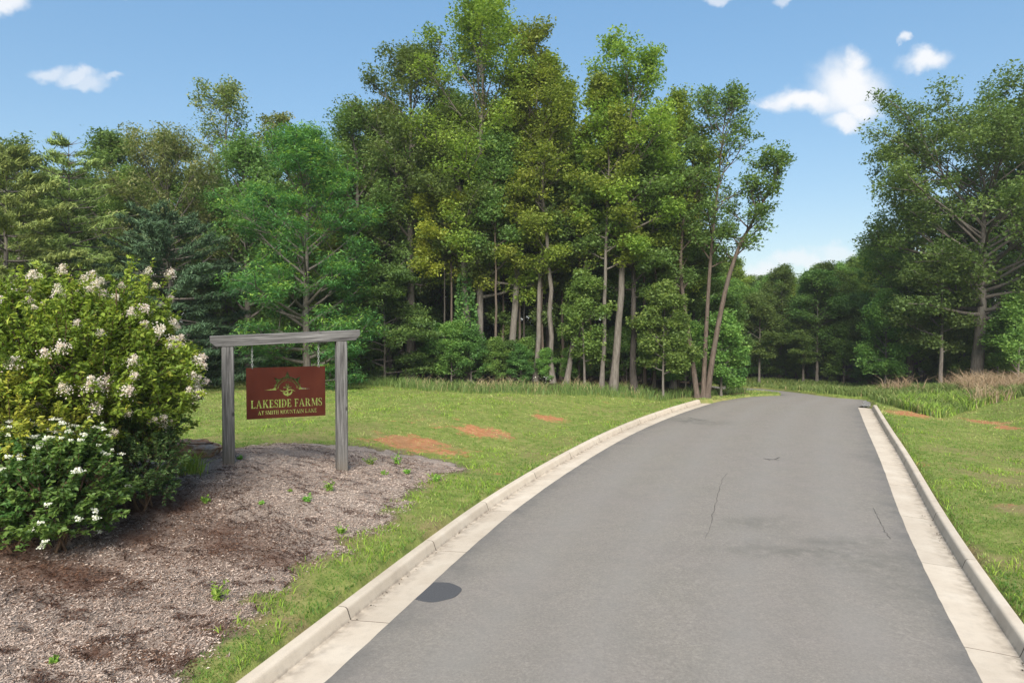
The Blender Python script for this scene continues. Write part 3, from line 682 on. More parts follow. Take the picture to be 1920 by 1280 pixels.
# ------------------------------------------------------------------ the wood behind the lawn: front trees, each built for itself
front = [
 # name, label, u, v_base, Y, v_top, radius of trunk, crown radius, kwargs
 ('tulip_tree', 'tallest tree of the wood, olive green, slim grey trunk beside the ivy-clad trunk', 899, 714, None, -14, .24, 5.0, dict(prof='round', cb=.22, nl=44, leafmat='poplar', npc=88, leaf=(.19, .15), up=(.25, 1.2), cr=.72, lean=(-.2, 0))),
 ('tulip_tree', 'olive tree with straight grey trunk standing alone right of the ivy-clad trunk', 959, 714, None, 62, .22, 3.7, dict(prof='spire', cb=.26, nl=30, leafmat='poplar', npc=80, leaf=(.19, .15), lean=(1.1, 0), up=(.3, 1.2), cr=.66, barkmat='barkl')),
 ('tulip_tree', 'slender pole-like tree with thin grey trunk and narrow olive crown', 1003, 715, None, 135, .16, 3.0, dict(prof='column', cb=.34, nl=24, leafmat='poplar', npc=72, leaf=(.19, .15), cr=.62, lean=(.6, .3))),
 ('tulip_tree', 'tree with wavy pale trunk and yellow green crown behind the pink grass tufts', 1037, 718, None, 118, .16, 3.3, dict(prof='oval', cb=.36, nl=26, leafmat='poplar', npc=72, leaf=(.19, .15), cr=.64, wob=.13, barkmat='barkl')),
 ('leaning_tree', 'thin tree whose trunk leans to the right through the wood edge', 1062, 719, None, 205, .15, 2.8, dict(prof='oval', cb=.42, nl=22, leafmat='oak', npc=72, leaf=(.2, .15), cr=.62, lean=(2.2, .4), barkmat='barkl')),
 ('tulip_tree', 'thin pale pole tree close beside the thick pale forked trunk', 1128, 729, None, 158, .13, 2.9, dict(prof='spire', cb=.40, nl=24, leafmat='poplar', npc=72, leaf=(.19, .15), cr=.62, barkmat='barkl')),
 ('tulip_tree', 'tall tree with the thickest pale trunk, forked high above the lawn edge', 1150, 731, None, 126, .23, 3.8, dict(prof='high', cb=.40, nl=32, leafmat='poplar', npc=80, leaf=(.19, .15), cr=.68, lean=(1.1, 0), barkmat='barkl')),
 ('dark_trunk_tree', 'tree with near-black trunk between the forked tree and the three-trunk tree', 1189, 733, None, 232, .20, 3.1, dict(prof='oval', cb=.36, nl=24, leafmat='oak', npc=74, leaf=(.2, .15), cr=.66, barkmat='barkd')),
 ('tulip_tree', 'narrow olive yellow tree rising behind the three-trunk tree', 1262, None, 40.5, 182, .18, 3.1, dict(prof='spire', cb=.36, nl=28, leafmat='poplar', npc=76, leaf=(.19, .15), cr=.62)),
 ('ivy_clad_tree', 'dark leaning tree with its lower trunk wrapped in green ivy', 882, 715, None, 210, .28, 3.8, dict(prof='oval', cb=.36, nl=26, leafmat='oak', npc=80, leaf=(.2, .15), cr=.72, lean=(-.9, .6))),
 ('round_oak', 'dark round-topped oak standing against the tallest tree', 770, None, 42.5, 92, .3, 4.3, dict(prof='round', cb=.3, nl=34, leafmat='oak', npc=88, leaf=(.21, .15), cr=.82)),
 ('dark_oak', 'dark oak filling the gap between the locust and the round oak', 672, None, 42, 205, .26, 3.6, dict(prof='oval', cb=.2, nl=30, leafmat='oak', npc=86, leaf=(.21, .15), cr=.8)),
 ('locust_tree', 'bright green locust tree with feathery layered sprays behind the sign', 575, None, 35.5, 246, .22, 4.1, dict(prof='round', cb=.03, nl=56, leafmat='locust', npc=105, leaf=(.26, .075), flat=.42, tipcol=.38, cr=.84, down=.45, curve=.25, nsub=5, up=(.1, 1.0), leafup=1.0)),
 ('sparse_tree', 'tall tree with open airy top rising highest above the pines', 425, None, 47, 160, .2, 4.0, dict(prof='round', cb=.35, nl=30, leafmat='chestnut', npc=34, leaf=(.21, .17), cr=.62, up=(.4, 1.2))),
 ('sparse_tree', 'airy olive tree top just left of the bright locust', 527, None, 47, 208, .17, 2.6, dict(prof='oval', cb=.35, nl=24, leafmat='chestnut', npc=36, leaf=(.21, .17), cr=.58, up=(.4, 1.2))),
 ('olive_oak', 'olive oak filling the gap between the dark pine and the locust', 468, None, 42, 288, .24, 3.9, dict(prof='round', cb=.2, nl=32, leafmat='oak', npc=88, leaf=(.22, .15), cr=.82)),
 ('chestnut_tree', 'broad chestnut tree with pale drooping catkins behind the dark pine', 318, None, 41, 270, .25, 4.2, dict(prof='round', cb=.3, nl=32, leafmat='chestnut', npc=92, leaf=(.26, .09), cr=.8, down=.7, tipcol=.25)),
 ('green_oak', 'mid green oak between the bare-trunked pine and the chestnut', 212, None, 44, 250, .25, 3.4, dict(prof='round', cb=.25, nl=30, leafmat='oak', npc=86, leaf=(.22, .16), cr=.8)),
 ('edge_oak', 'oak with spreading olive crown behind the yellow green pine', 40, None, 43, 290, .25, 4.0, dict(prof='round', cb=.25, nl=28, leafmat='oak', npc=80, leaf=(.22, .16), cr=.8)),
]
rgT = random.Random(4)
for i, (nm, lb, u, vb, Y, vt, r0, R, kw) in enumerate(front):
    x, y, H = px_tree(u, vb, Y, vt)
    t = plant_tree(nm, lb, build_tree(100 + i, H * .962, r0, R=R, **kw), x, y, rz=0, group=None)
    if nm == 'ivy_clad_tree':
        rv = np.random.default_rng(8); vn = Acc(); n = 1500
        h = rv.uniform(.6, 6.2, n); a = rv.uniform(0, 2 * np.pi, n); rr = .32 + .42 * np.sin(np.clip(h / 6.2, 0, 1) * np.pi) * rv.random(n)
        C = np.c_[np.cos(a) * rr - .9 * h / H, np.sin(a) * rr + .6 * h / H, h]
        leaves(vn, C, rv, .2, .17, up=.1, down=.6)
        link('ivy', vn.mesh('ivy', M['vine'], False), t, label='glossy green ivy round the lower trunk')

# three trunks from one root beside the kerb end
bx0 = hit(1318, 746); Y0 = bx0[1]; zb0 = tz(bx0[0], bx0[1])
def stem(px, dy, n=16):
    Q = np.array([at_depth(u, v, Y0 + dy * k / (len(px) - 1)) for k, (u, v) in enumerate(px)]) - [bx0[0], bx0[1], zb0]
    Q[0, 2] = -.02
    for _ in range(2):
        C = np.empty((2 * len(Q) - 2, 3)); C[0::2] = Q[:-1] * .75 + Q[1:] * .25; C[1::2] = Q[:-1] * .25 + Q[1:] * .75; Q = np.vstack([Q[:1], C, Q[-1:]])
    return Q[::2]
stems3 = [dict(P=stem([(1308, 746), (1300, 690), (1291, 625), (1281, 560), (1275, 500), (1280, 420), (1292, 350), (1300, 305)], .8), r=.165, R=2.1, cb=.46, nl=18),
          dict(P=stem([(1318, 746), (1321, 680), (1325, 600), (1331, 500), (1337, 430), (1347, 340), (1354, 260), (1360, 212)], .3), r=.145, R=2.7, cb=.45, nl=36),
          dict(P=stem([(1326, 746), (1334, 680), (1348, 600), (1365, 520), (1385, 462), (1403, 430), (1425, 390), (1446, 345), (1464, 314)], -.8), r=.17, R=1.7, cb=.42, nl=24)]
t3 = thing('three_trunk_tree', 'tree with three trunks fanning from one root beside the kerb end', 'tree', (bx0[0], bx0[1], zb0 - .02))
m3 = build_tree(333, 15, .22, prof='column', up=(.35, 1.15), cr=.48, npc=36, leaf=(.19, .13), leafmat='oak', barkmat='barkr', stems=stems3, nsub=4)
link('trunk', m3[0], t3); link('crown', m3[1], t3)

# pines at the left
pines = [('pine_tree', 'yellow green pine with plumed boughs at the end of the wood', 12, 31.5, 258, .2, 4.3, dict(leafmat='pinel', whorls=20, npc=84, cb=.06, shape=.7, needle=(.24, .05))),
         ('pine_tree', 'thin grey pine with its bare upper trunk showing behind the flowering bush', 135, 34, 238, .17, 3.3, dict(leafmat='pinel', barkmat='barkl', whorls=24, npc=52, sparse=.6, cb=.15, shape=.7, needle=(.24, .05))),
         ('pine_tree', 'dark blue green pine standing between the bush and the locust', 322, 35.5, 392, .22, 5.0, dict(leafmat='pine', whorls=18, per=7, npc=84, cb=.02, shape=.45, needle=(.22, .05)))]
for i, (nm, lb, u, Y, vt, r0, R, kw) in enumerate(pines):
    x, y, H = px_tree(u, None, Y, vt); plant_tree(nm, lb, build_pine(70 + i, H * .95, r0, R=R, **kw), x, y)

# small trees under the edge of the wood
smalls = [('understory_tree', 'spreading low dogwood in layered tiers just right of the sign', 722, 716, 512, 3.1, dict(leafmat='under', prof='round', cb=.06, nl=26, npc=110, leaf=(.2, .12), flat=.32, cr=.72, up=(0, .8), curve=.05, twig=6, tipcol=.3)),
          ('young_maple', 'bright green young maple beside the three-trunk tree', 1243, 748, 548, 1.7, dict(leafmat='maple', prof='round', cb=.22, nl=22, npc=90, leaf=(.17, .14), cr=.5)),
          ('young_maple', 'pale green sapling leafing between the leaning tree and the forked tree', 1096, 724, 520, 1.25, dict(leafmat='maple', prof='oval', cb=.2, nl=18, npc=70, leaf=(.17, .13), cr=.45)),
          ('young_tulip_tree', 'low yellow green branches hanging beside the lone straight trunk', 985, 713, 405, 1.5, dict(leafmat='lime', prof='column', cb=.5, nl=15, npc=66, leaf=(.19, .15), cr=.5, up=(-.1, .8), barkmat='barkd')),
          ('young_maple', 'leafy shrub at the foot of the three-trunk tree', 1352, 742, 600, 1.15, dict(leafmat='maple', prof='round', cb=.1, nl=16, npc=80, leaf=(.17, .13), cr=.45)),
          ('yellow_beech', 'lime green low bough in front of the tallest tree', 836, 714, 400, 2.1, dict(leafmat='lime', prof='high', cb=.62, nl=15, npc=74, leaf=(.19, .14), cr=.55, up=(-.1, .8), barkmat='barkd'))]
for i, (nm, lb, u, vb, vt, R, kw) in enumerate(smalls):
    x, y, H = px_tree(u, vb, None, vt); plant_tree(nm, lb, build_tree(500 + i, H, .07, R=R, **kw), x, y)

# slender poles standing among the tall trunks
thin_ = build_tree(906, 13, .095, R=1.9, prof='oval', cb=.5, nl=20, leafmat='oak', npc=70, leaf=(.2, .15), cr=.62, wob=.09, barkmat='barkr')
for k, (u, dy, lb) in enumerate([(846, 6.5, 'slender pole tree just left of the ivy-clad trunk'), (926, 5.5, 'slender pole tree between the ivy-clad and the lone straight trunk'), (943, 8, 'slender pole tree close behind the lone straight trunk'), (978, 7, 'slender pole tree right of the lone straight trunk'), (1018, 6, 'slender pole tree left of the wavy pale trunk'), (1052, 7.5, 'slender pole tree right of the wavy pale trunk'), (1084, 5, 'slender pole tree beside the leaning trunk'),
                                 (1108, 6.5, 'slender pole tree left of the thin pale pole'), (1170, 5, 'slender pole tree right of the thick pale forked trunk'), (1207, 4.5, 'slender pole tree right of the near-black trunk'), (1224, 3.5, 'slender pole tree behind the bright young maple'), (1272, 4, 'slender pole tree left of the three-trunk tree')]):
    p = at_depth(u, 700, 38.); x = p[0]; y = np.interp(x, TLX, TLY) + dy; x = x * y / 38.; y = np.interp(x, TLX, TLY) + dy
    plant_tree('pole_tree', lb, thin_, x, y, .9 + .02 * k, k * 1.3, 'slender poles among the tall trunks', sz=1 + .05 * math.sin(k * 2.1))
# right-hand wood
right = [('great_oak', 'great spreading oak with pale twin trunk beside the tall tan grass', 1832, None, 45.5, 124, .42, 8.5, dict(prof='umbrella', cb=.30, nl=60, leafmat='oak', npc=120, leaf=(.24, .17), cr=.95, up=(.1, .95), curve=.2, nsub=6)),
         ('dark_oak', 'dark dense oak left of the great spreading oak', 1706, None, 52, 400, .28, 3.9, dict(prof='round', cb=.12, nl=30, leafmat='oak', npc=90, leaf=(.22, .16), cr=.85)),
         ('tall_oak', 'tall oak with forked dark limbs behind the great spreading oak', 1902, None, 50, 140, .34, 6.6, dict(prof='umbrella', cb=.32, nl=38, leafmat='oak', npc=88, leaf=(.24, .17), cr=.92)),
         ('tall_oak', 'oak at the edge of the wood beyond the tan grass bank', 2010, None, 46, 170, .34, 5.5, dict(prof='round', cb=.2, nl=32, leafmat='oak', npc=84, leaf=(.24, .17), cr=.92)),
         ('young_maple', 'light green young maple in front of the right-hand wood', 1908, None, 43, 575, .08, 2.0, dict(leafmat='maple', prof='round', cb=.12, nl=20, npc=90, leaf=(.19, .14), cr=.55)),
         ('young_maple', 'bright low tree in front of the dark dense oak', 1660, None, 50, 560, .08, 2.1, dict(leafmat='maple', prof='round', cb=.12, nl=22, npc=86, leaf=(.19, .14), cr=.6)),
         ('small_oak', 'oak sapling with straight trunk left of the great oak trunk', 1764, None, 46, 500, .15, 2.6, dict(leafmat='oak', prof='round', cb=.3, nl=22, npc=86, leaf=(.2, .15), cr=.65))]
for i, (nm, lb, u, vb, Y, vt, r0, R, kw) in enumerate(right):
    x, y, H = px_tree(u, vb, Y, vt); plant_tree(nm, lb, build_tree(700 + i, (H - (R * .80 if kw['prof'] == 'umbrella' else H * .1 if R > 5 else 0)), r0, R=R, **kw), x, y)

# ------------------------------------------------------------------ trees deeper in the wood: a few kinds, copied
kinds = [build_tree(900, 16, .22, R=3.6, prof='round', cb=.25, nl=28, leafmat='oak', npc=84, leaf=(.24, .17), cr=.85),
         build_tree(901, 16, .20, R=3.0, prof='oval', cb=.22, nl=28, leafmat='oak', npc=84, leaf=(.24, .17), cr=.8, barkmat='barkd'),
         build_tree(902, 16, .20, R=3.0, prof='oval', cb=.3, nl=28, leafmat='poplar', npc=76, leaf=(.22, .17), cr=.75),
         build_tree(903, 16, .20, R=3.4, prof='round', cb=.18, nl=28, leafmat='maple', npc=86, leaf=(.23, .17), cr=.82)]
under = [build_tree(910, 4, .06, R=1.7, prof='round', cb=.12, nl=20, leafmat='under', npc=70, leaf=(.19, .14), cr=.5, flat=.45),
         build_tree(911, 5, .07, R=1.6, prof='oval', cb=.15, nl=20, leafmat='under', npc=70, leaf=(.19, .14), cr=.5),
         build_tree(912, 4.5, .06, R=1.6, prof='round', cb=.1, nl=20, leafmat='maple', npc=66, leaf=(.18, .14), cr=.5)]
SKX = [-900, 0, 150, 300, 400, 560, 650, 720, 850, 1000, 1100, 1200, 1290, 1345, 1390, 1480, 1600, 1660, 1750, 1850, 2500]
SKY = [310, 310, 305, 300, 310, 300, 260, 200, 170, 190, 225, 260, 360, 460, 520, 500, 478, 450, 400, 320, 240]
def sky_v(u): return float(np.interp(u, SKX, SKY))
KL = ['oak of the deep wood', 'dark-barked oak of the deep wood', 'tulip tree of the deep wood', 'maple of the deep wood']
rb = random.Random(21)
spots = []
def far_enough(x, y, m): return all((x - a) ** 2 + (y - b) ** 2 > m * m for a, b in spots)
def off_road(x, y, m): 
    xa, ya = np.array([x]), np.array([y]); return (not inside(xa, ya, cp_s)[0]) and min(seg_dist(xa, ya, cl_s)[0], seg_dist(xa, ya, cr_s)[0]) > m
def wood(n, urange, yrange, extra, labels, grp, mind=2.4, allowed=(0, 1, 2, 3), boost=0):
    c = tries = 0
    while c < n and tries < 4000:
        tries += 1; u = rb.uniform(*urange); Y = rb.uniform(*yrange); p = at_depth(u, 700, Y)
        if not far_enough(p[0], p[1], mind) or not off_road(p[0], p[1], 2.2): continue
        if p[1] < np.interp(p[0], TLX, TLY) + .8: continue
        spots.append((p[0], p[1])); c += 1; k = rb.choice(allowed)
        vt = sky_v(u) + rb.uniform(*extra); H = at_depth(u, vt, Y)[2] - tz(p[0], p[1]); s = H / 16.3
        wd = min(max(s, .72), 1.25)
        o = plant_tree('wood_tree', labels[k], kinds[k], p[0], p[1], wd, rb.uniform(0, 6.28), grp, sz=s)
wood(46, (-250, 1330), (42, 56), (10, 90), [k + ' behind the lawn' for k in KL], 'trees deep in the wood behind the lawn')
wood(40, (-350, 1330), (56, 74), (30, 120), [k + ' behind the lawn' for k in KL], 'trees deep in the wood behind the lawn', 2.6)
wood(34, (-350, 1330), (74, 98), (60, 150), [k.replace('deep', 'farthest') + ' behind the lawn' for k in KL], 'farthest trees of the wood behind the lawn', 3.0)
wood(30, (100, 1330), (100, 135), (80, 170), [k.replace('deep', 'farthest') + ' behind the lawn' for k in KL], 'farthest trees of the wood behind the lawn', 3.0)
wood(22, (1370, 1660), (60, 74), (-8, 36), [k.replace('deep', 'far') + ' beyond the road bend' for k in KL], 'trees beyond the road bend', 2.4, (0, 2, 3, 3))
wood(26, (1350, 1680), (74, 92), (0, 40), [k.replace('deep', 'far') + ' beyond the road bend' for k in KL], 'trees beyond the road bend', 2.2, (0, 1, 2, 3))
pole = build_tree(905, 11, .13, R=2.8, prof='oval', cb=.3, nl=28, leafmat='oak', npc=84, leaf=(.22, .16), cr=.75, barkmat='barkl')
for k, (u, vb, vt, lb) in enumerate([(1423, 719, 560, 'pale-trunked tree beyond the bend nearest the three-trunk tree'), (1506, 717, 600, 'slim pale trunk in the pair beyond the road bend'), (1532, 718, 520, 'tallest pale-trunked tree beyond the road bend'), (1580, 718, 600, 'small pale-trunked tree opposite the kerb end'), (1608, 718, 560, 'pale-trunked tree beside the bright low tree')]):
    x, y, H = px_tree(u, vb, None, vt); plant_tree('pole_tree', lb, pole, x, y, 1.0 if H > 8 else .8, k * 1.7, 'pale-trunked trees beyond the road bend', sz=H / 11.2); spots.append((x, y))
wood(26, (1640, 2250), (50, 72), (40, 170), [k.replace('deep', 'right-hand') + ' behind the great oak' for k in KL], 'trees behind the great oak', 2.4, (0, 1, 3))
UL = ['tiered dark green sapling', 'slim dark green sapling', 'light green maple sapling']
def saplings(n, urange, dy, hr, where, grp, mind=1.2, al=(0, 1, 2)):
    c = tries = 0; loc = []
    while c < n and tries < 5000:
        tries += 1; u = rb.uniform(*urange); Y = rb.uniform(36, 92); p = at_depth(u, 700, Y)
        yl = np.interp(p[0], TLX, TLY)
        if not (yl + dy[0] < p[1] < yl + dy[1]) or not off_road(p[0], p[1], 1.8): continue
        if any((p[0] - a) ** 2 + (p[1] - b) ** 2 < mind ** 2 for a, b in loc): continue
        loc.append((p[0], p[1])); c += 1; k = rb.choice(al); s = rb.uniform(*hr) / 4.5
        plant_tree('sapling', UL[k] + where, under[k], p[0], p[1], s, rb.uniform(0, 6.28), grp)
saplings(24, (-150, 640), (.4, 7), (2.5, 5), ' under the pines and the locust', 'saplings under the pines', al=(0, 0, 1))
saplings(14, (1200, 1310), (2.5, 9), (2.2, 4.2), ' near the three-trunk tree at the lawn edge', 'saplings near the three-trunk tree')
saplings(26, (820, 1230), (4.5, 9), (1.0, 3.2), ' low between the tall trunks behind the lawn', 'low saplings between the tall trunks', 1.0, (2, 2, 0))
saplings(40, (640, 1290), (9, 22), (2.5, 5.5), ' among the tall trunks behind the lawn', 'saplings among the tall trunks')
saplings(30, (1350, 1680), (-.3, 10), (1.4, 5), ' along the wood beyond the road bend', 'saplings beyond the road bend', 1.1)
saplings(22, (1660, 2100), (.5, 9), (2.2, 5), ' at the foot of the right-hand wood', 'saplings at the foot of the right-hand wood', al=(0, 1, 1, 2))

# ------------------------------------------------------------------ shrubs beside the sign
def build_bush(seed, rx, ry, h, zc, rzv, shoots, lps, leaf, leafmat, barkmat='twig', nst=9, shoot=(.35, .8), lump=.22, up=.6, tipcol=.35, foot=1.0):
    rng = np.random.default_rng(seed); st = Acc(); fo = Acc(); tips = []
    for i in range(nst):
        az = rng.uniform(0, 6.28); r_ = rng.uniform(.3, .75)
        B = path(rng, (rng.normal(0, .1), rng.normal(0, .1), -.1), (math.cos(az) * .45, math.sin(az) * .45, 1), h * rng.uniform(.6, .9), 8, (0, 0, .1), .25); st.tube(B, .03 * h / 3 * np.linspace(1, .25, 8) + .006, 6)
        for j in range(6):
            p0 = lerp_path(B, rng.uniform(.35, 1)); az2 = az + rng.normal(0, .9)
            st.tube(path(rng, p0, (math.cos(az2), math.sin(az2), .8), h * .3, 5, (0, 0, .2), .25), .012 * h / 3 * np.linspace(1, .3, 5) + .003, 5)
    ph = rng.uniform(0, 6.28, (7, 2)); fq = rng.integers(2, 6, (7, 2))
    for i in range(shoots):
        d = unit(rng.normal(size=3)); 
        if d[2] < -.75: d[2] *= -1
        th = math.atan2(d[1], d[0]); el = math.asin(d[2])
        k = 1 + lump * (sum(math.sin(fq[q, 0] * th + ph[q, 0]) * math.sin(fq[q, 1] * el * 1.6 + ph[q, 1]) for q in range(7)) / 2.2)
        dep = rng.random() ** 1.7 * .42
        end = np.array([d[0] * rx, d[1] * ry, d[2] * rzv]) * k * (1 - dep); end[:2] *= 1 - (1 - foot) * max(0, -d[2]); end[2] += zc
        if end[2] < .06: end[2] = rng.uniform(.06, .3)
        L = rng.uniform(*shoot); dd = unit(d * [1, 1, .8] + rng.normal(0, .35, 3) + [0, 0, .45])
        S = path(rng, end - dd * L * .7, dd, L, 5, (0, 0, .15), .22)
        if S[:, 2].min() < .03: S[:, 2] += .03 - S[:, 2].min()
        st.tube(S, np.linspace(.006, .0025, 5), 3, False)
        n = int(lps * rng.uniform(.7, 1.3)); a = rng.uniform(.05, 1.05, n)
        C = np.array([lerp_path(S, q) for q in a]); sd_ = unit(rng.normal(size=(n, 3)) + dd * .5)
        C = C + sd_ * leaf[0] * .6
        base = rng.uniform(.2, .6)
        leaves(fo, C, rng, leaf[0], leaf[1], up=up, down=.15, dirs=sd_ + dd * .6, rnd=np.clip(base + tipcol * (a - .5) * (1 - dep), 0, 1))
        if dep < .12: tips.append((S[-1], dd, d))
    return st.mesh('stems', M[barkmat]), fo.mesh('foliage', M[leafmat], False), tips
def blossom_mesh(seed, n, L, R, size, m):
    rng = np.random.default_rng(seed); a = Acc(); t = rng.random(n)
    C = np.c_[rng.normal(0, 1, (n, 2)) * (R * (1 - .65 * t))[:, None] * .55, t * L]
    leaves(a, C, rng, size, size * .8, up=.3, down=0, fold=.5, rnd=rng.random(n) * .8 + .2); return a.mesh('blossom', M[m], False)
def dress(root, tips, meshes, n, rng, weight, sc=(.7, 1.3), upbias=.5, out=.0):
    wv = np.array([max(0, weight(p, d)) for p, _, d in tips]); wv = wv / wv.sum(); idx = rng.choice(len(tips), min(n, (wv > 0).sum()), replace=False, p=wv)
    for i in idx:
        p, dd, d = tips[i]; o = link('blossom', meshes[rng.integers(len(meshes))], root, loc=p + dd * out)
        q = Vector(unit(dd + np.array([0, 0, upbias]))).to_track_quat('Z', 'Y'); o.rotation_mode = 'QUATERNION'; o.rotation_quaternion = q
        s = rng.uniform(*sc); o.scale = (s, s, s)
def place_bush(name, label, u, Y, meshes, rz=0, s=1.):
    p = at_depth(u, 800, Y); z = float(bed_top(np.array([p[0]]), np.array([p[1]]))[0])
    o = thing(name, label, 'bush', (p[0], p[1], z), rz); o.scale = (s, s, s)
    link('stems', meshes[0], o); link('foliage', meshes[1], o); return o
bm = [blossom_mesh(1, 230, .22, .13, .028, 'petal'), blossom_mesh(2, 200, .17, .14, .028, 'petal'), blossom_mesh(3, 150, .14, .10, .027, 'petal')]
wm_ = [blossom_mesh(4, 34, .03, .07, .03, 'petalw'), blossom_mesh(5, 24, .03, .055, .03, 'petalw')]
rgb = np.random.default_rng(77)
cm = build_bush(1, 2.15, 2.1, 3.8, 1.95, 1.62, 1900, 46, (.085, .042), 'myrtle', nst=12, lump=.13, foot=.6)
o = place_bush('flowering_myrtle', 'large myrtle bush covered in blush white blossom panicles beside the sign', 128, 12.2, cm, 0, 1.07)
dress(o, cm[2], bm, 110, rgb, lambda p, d: (.12 + max(0, d[2]) * .5 + max(0, d[0]) * 1.1) * (d[1] < .5) * (p[2] > 1.2), (.45, .9))
ym = build_bush(2, 1.35, 1.3, 2.6, 1.5, 1.0, 420, 46, (.075, .036), 'myrtley', nst=7)
o = place_bush('yellow_leaved_myrtle', 'yellow green myrtle bush with few blossoms growing into the large myrtle', -18, 10.5, ym)
dress(o, ym[2], bm, 6, rgb, lambda p, d: max(0, d[0]) * (d[1] < .3))
hm = build_bush(3, .70, .7, 1.9, .95, .95, 520, 46, (.05, .026), 'holly', nst=7, lump=.12, shoot=(.2, .4))
place_bush('evergreen_shrub', 'dense dark evergreen shrub at the foot of the large myrtle', 262, 12.0, hm)
vm = build_bush(4, 1.05, .95, 1.75, .85, .88, 560, 36, (.08, .045), 'viburnum', nst=7, lump=.2, shoot=(.25, .5), up=1.0)
o = place_bush('white_flowering_shrub', 'low viburnum dotted with flat white flower heads in front of the myrtle', 88, 10.3, vm)
dress(o, vm[2], wm_, 110, rgb, lambda p, d: (.25 + max(0, d[2]) * 1.3) * (d[1] < .4), (.7, 1.15), 1.5, .04)
lm = build_bush(5, .7, .7, 1.6, .95, .62, 170, 34, (.075, .045), 'vine', nst=5)
place_bush('light_green_shrub', 'small light green shrub between the viburnum and the yellow myrtle', -10, 9.9, lm)
# wild bushes along the lawn edge behind the sign
wb = build_bush(6, 1.5, 1.2, 1.5, .7, .8, 380, 40, (.13, .075), 'vine', nst=6, shoot=(.3, .7))
for k, (u, v, s, lb) in enumerate([(385, 716, 1.1, 'wild bush at the lawn edge between the myrtle and the sign post'), (468, 712, .95, 'bramble bush at the lawn edge seen behind the sign board'), (560, 712, .85, 'low bramble at the lawn edge under the locust'), (250, 716, 1.1, 'bramble hidden behind the myrtle under the pines'), (1805, 724, .8, 'broad-leaved bush at the foot of the great oak trunk'), (1880, 722, .7, 'small bush between the great oak and the tan grass')]):
    p = hit(u, v); t = thing('wild_bush', lb, 'bush', (p[0], p[1] + .6, tz(p[0], p[1] + .6) - .03), k * 1.3); t.scale = (s, s, s)
    link('stems', wb[0], t); link('foliage', wb[1], t)

# ------------------------------------------------------------------ hanging sign
YL, YR = 15.35, 16.35
def on_ground(u, Y):
    p = at_depth(u, 870, Y); return np.array([p[0], Y, float(bed_top(np.array([p[0]]), np.array([Y]))[0])])
PL, PR = on_ground(429, YL), on_ground(641, YR)
ax = unit((PR - PL) * [1, 1, 0]); nrm_ = np.array([ax[1], -ax[0], 0])       # nrm_ faces the camera
yaw = math.atan2(ax[1], ax[0])
def on_plane(u, v, off=0.):
    d = ray(u, v); c = np.array([0, 0, CH]); o = PL + nrm_ * off; t = ((o - c) @ nrm_) / (d @ nrm_); return c + d * t
def box_mesh(name, outline, depth, m, axis_len=None, foot=None):
    """outline in (x,z), extruded along y, centred"""
    k = len(outline); V = np.array([(x, -depth / 2, z) for x, z in outline] + [(x, depth / 2, z) for x, z in outline])
    Q = np.array([(i, (i + 1) % k, (i + 1) % k + k, i + k) for i in range(k)])[:, ::-1]
    return mesh_np(name, V, [Q, np.array([list(range(k))]), np.array([list(range(2 * k - 1, k - 1, -1))])], m, dict(foot=foot if foot is not None else np.zeros(2 * k)))
frame = thing('sign_gantry', 'weathered grey timber gantry of two posts and a cross beam on mulch', 'sign stand', tuple(PL), yaw)
inv = Matrix.LocRotScale(Vector(PL), Matrix.Rotation(yaw, 3, 'Z'), None).inverted()
def loc(p): return np.array(inv @ Vector(p))
PW = .255
bt0, bt1 = loc(on_plane(393, 630)), loc(on_plane(673, 618)); bb0, bb1 = loc(on_plane(403, 650)), loc(on_plane(666, 638))
bh = ((bt0[2] - bb0[2]) + (bt1[2] - bb1[2])) / 2; bl = math.hypot(bt1[0] - bt0[0], bt1[2] - bt0[2]); tilt = math.atan2(bt1[2] - bt0[2], bt1[0] - bt0[0])
rgp = np.random.default_rng(12)
def post(x, ztop, zb, name='post'):
    n = 14; z = np.linspace(-.5 + zb, ztop, n); V = []; Q = []
    for i in range(n):
        wv = PW / 2 * (1 + rgp.normal(0, .006)); c = .02
        for (a, b) in [(-wv + c, -wv), (wv - c, -wv), (wv, -wv + c), (wv, wv - c), (wv - c, wv), (-wv + c, wv), (-wv, wv - c), (-wv, -wv + c)]: V.append((a, b, z[i]))
    for i in range(n - 1):
        for j in range(8): Q.append((i * 8 + j, i * 8 + (j + 1) % 8, (i + 1) * 8 + (j + 1) % 8, (i + 1) * 8 + j))
    ft = np.repeat(np.exp(-np.clip(z - zb, 0, 9) / .22), 8)
    me = mesh_np(name, V, [np.array(Q), np.array([[(n - 1) * 8 + j for j in range(8)]])], M['timber'], dict(foot=ft))
    return link('post', me, frame, loc=(x, 0, 0))
xr = loc(PR)[0]
def beam_under(x): return bb0[2] + (x - bb0[0]) * math.tan(tilt)
p1 = post(0, beam_under(0) - .012, 0); p2 = post(xr, beam_under(xr) - .012, PR[2] - PL[2]); p2['label'] = 'post split by a long vertical check'
# beam: built along its own Z so that the grain follows it
c_ = .115; hh = bh
out = [(0, 0), (0, 0)]
outl = [(hh / 2, 0), (hh / 2, bl), (-hh * .02, bl), (-hh / 2, bl - c_), (-hh / 2, c_), (-hh * .06, 0)]
bme = box_mesh('beam', outl, PW * 1.06, M['timber'])
beam = link('beam', bme, frame)
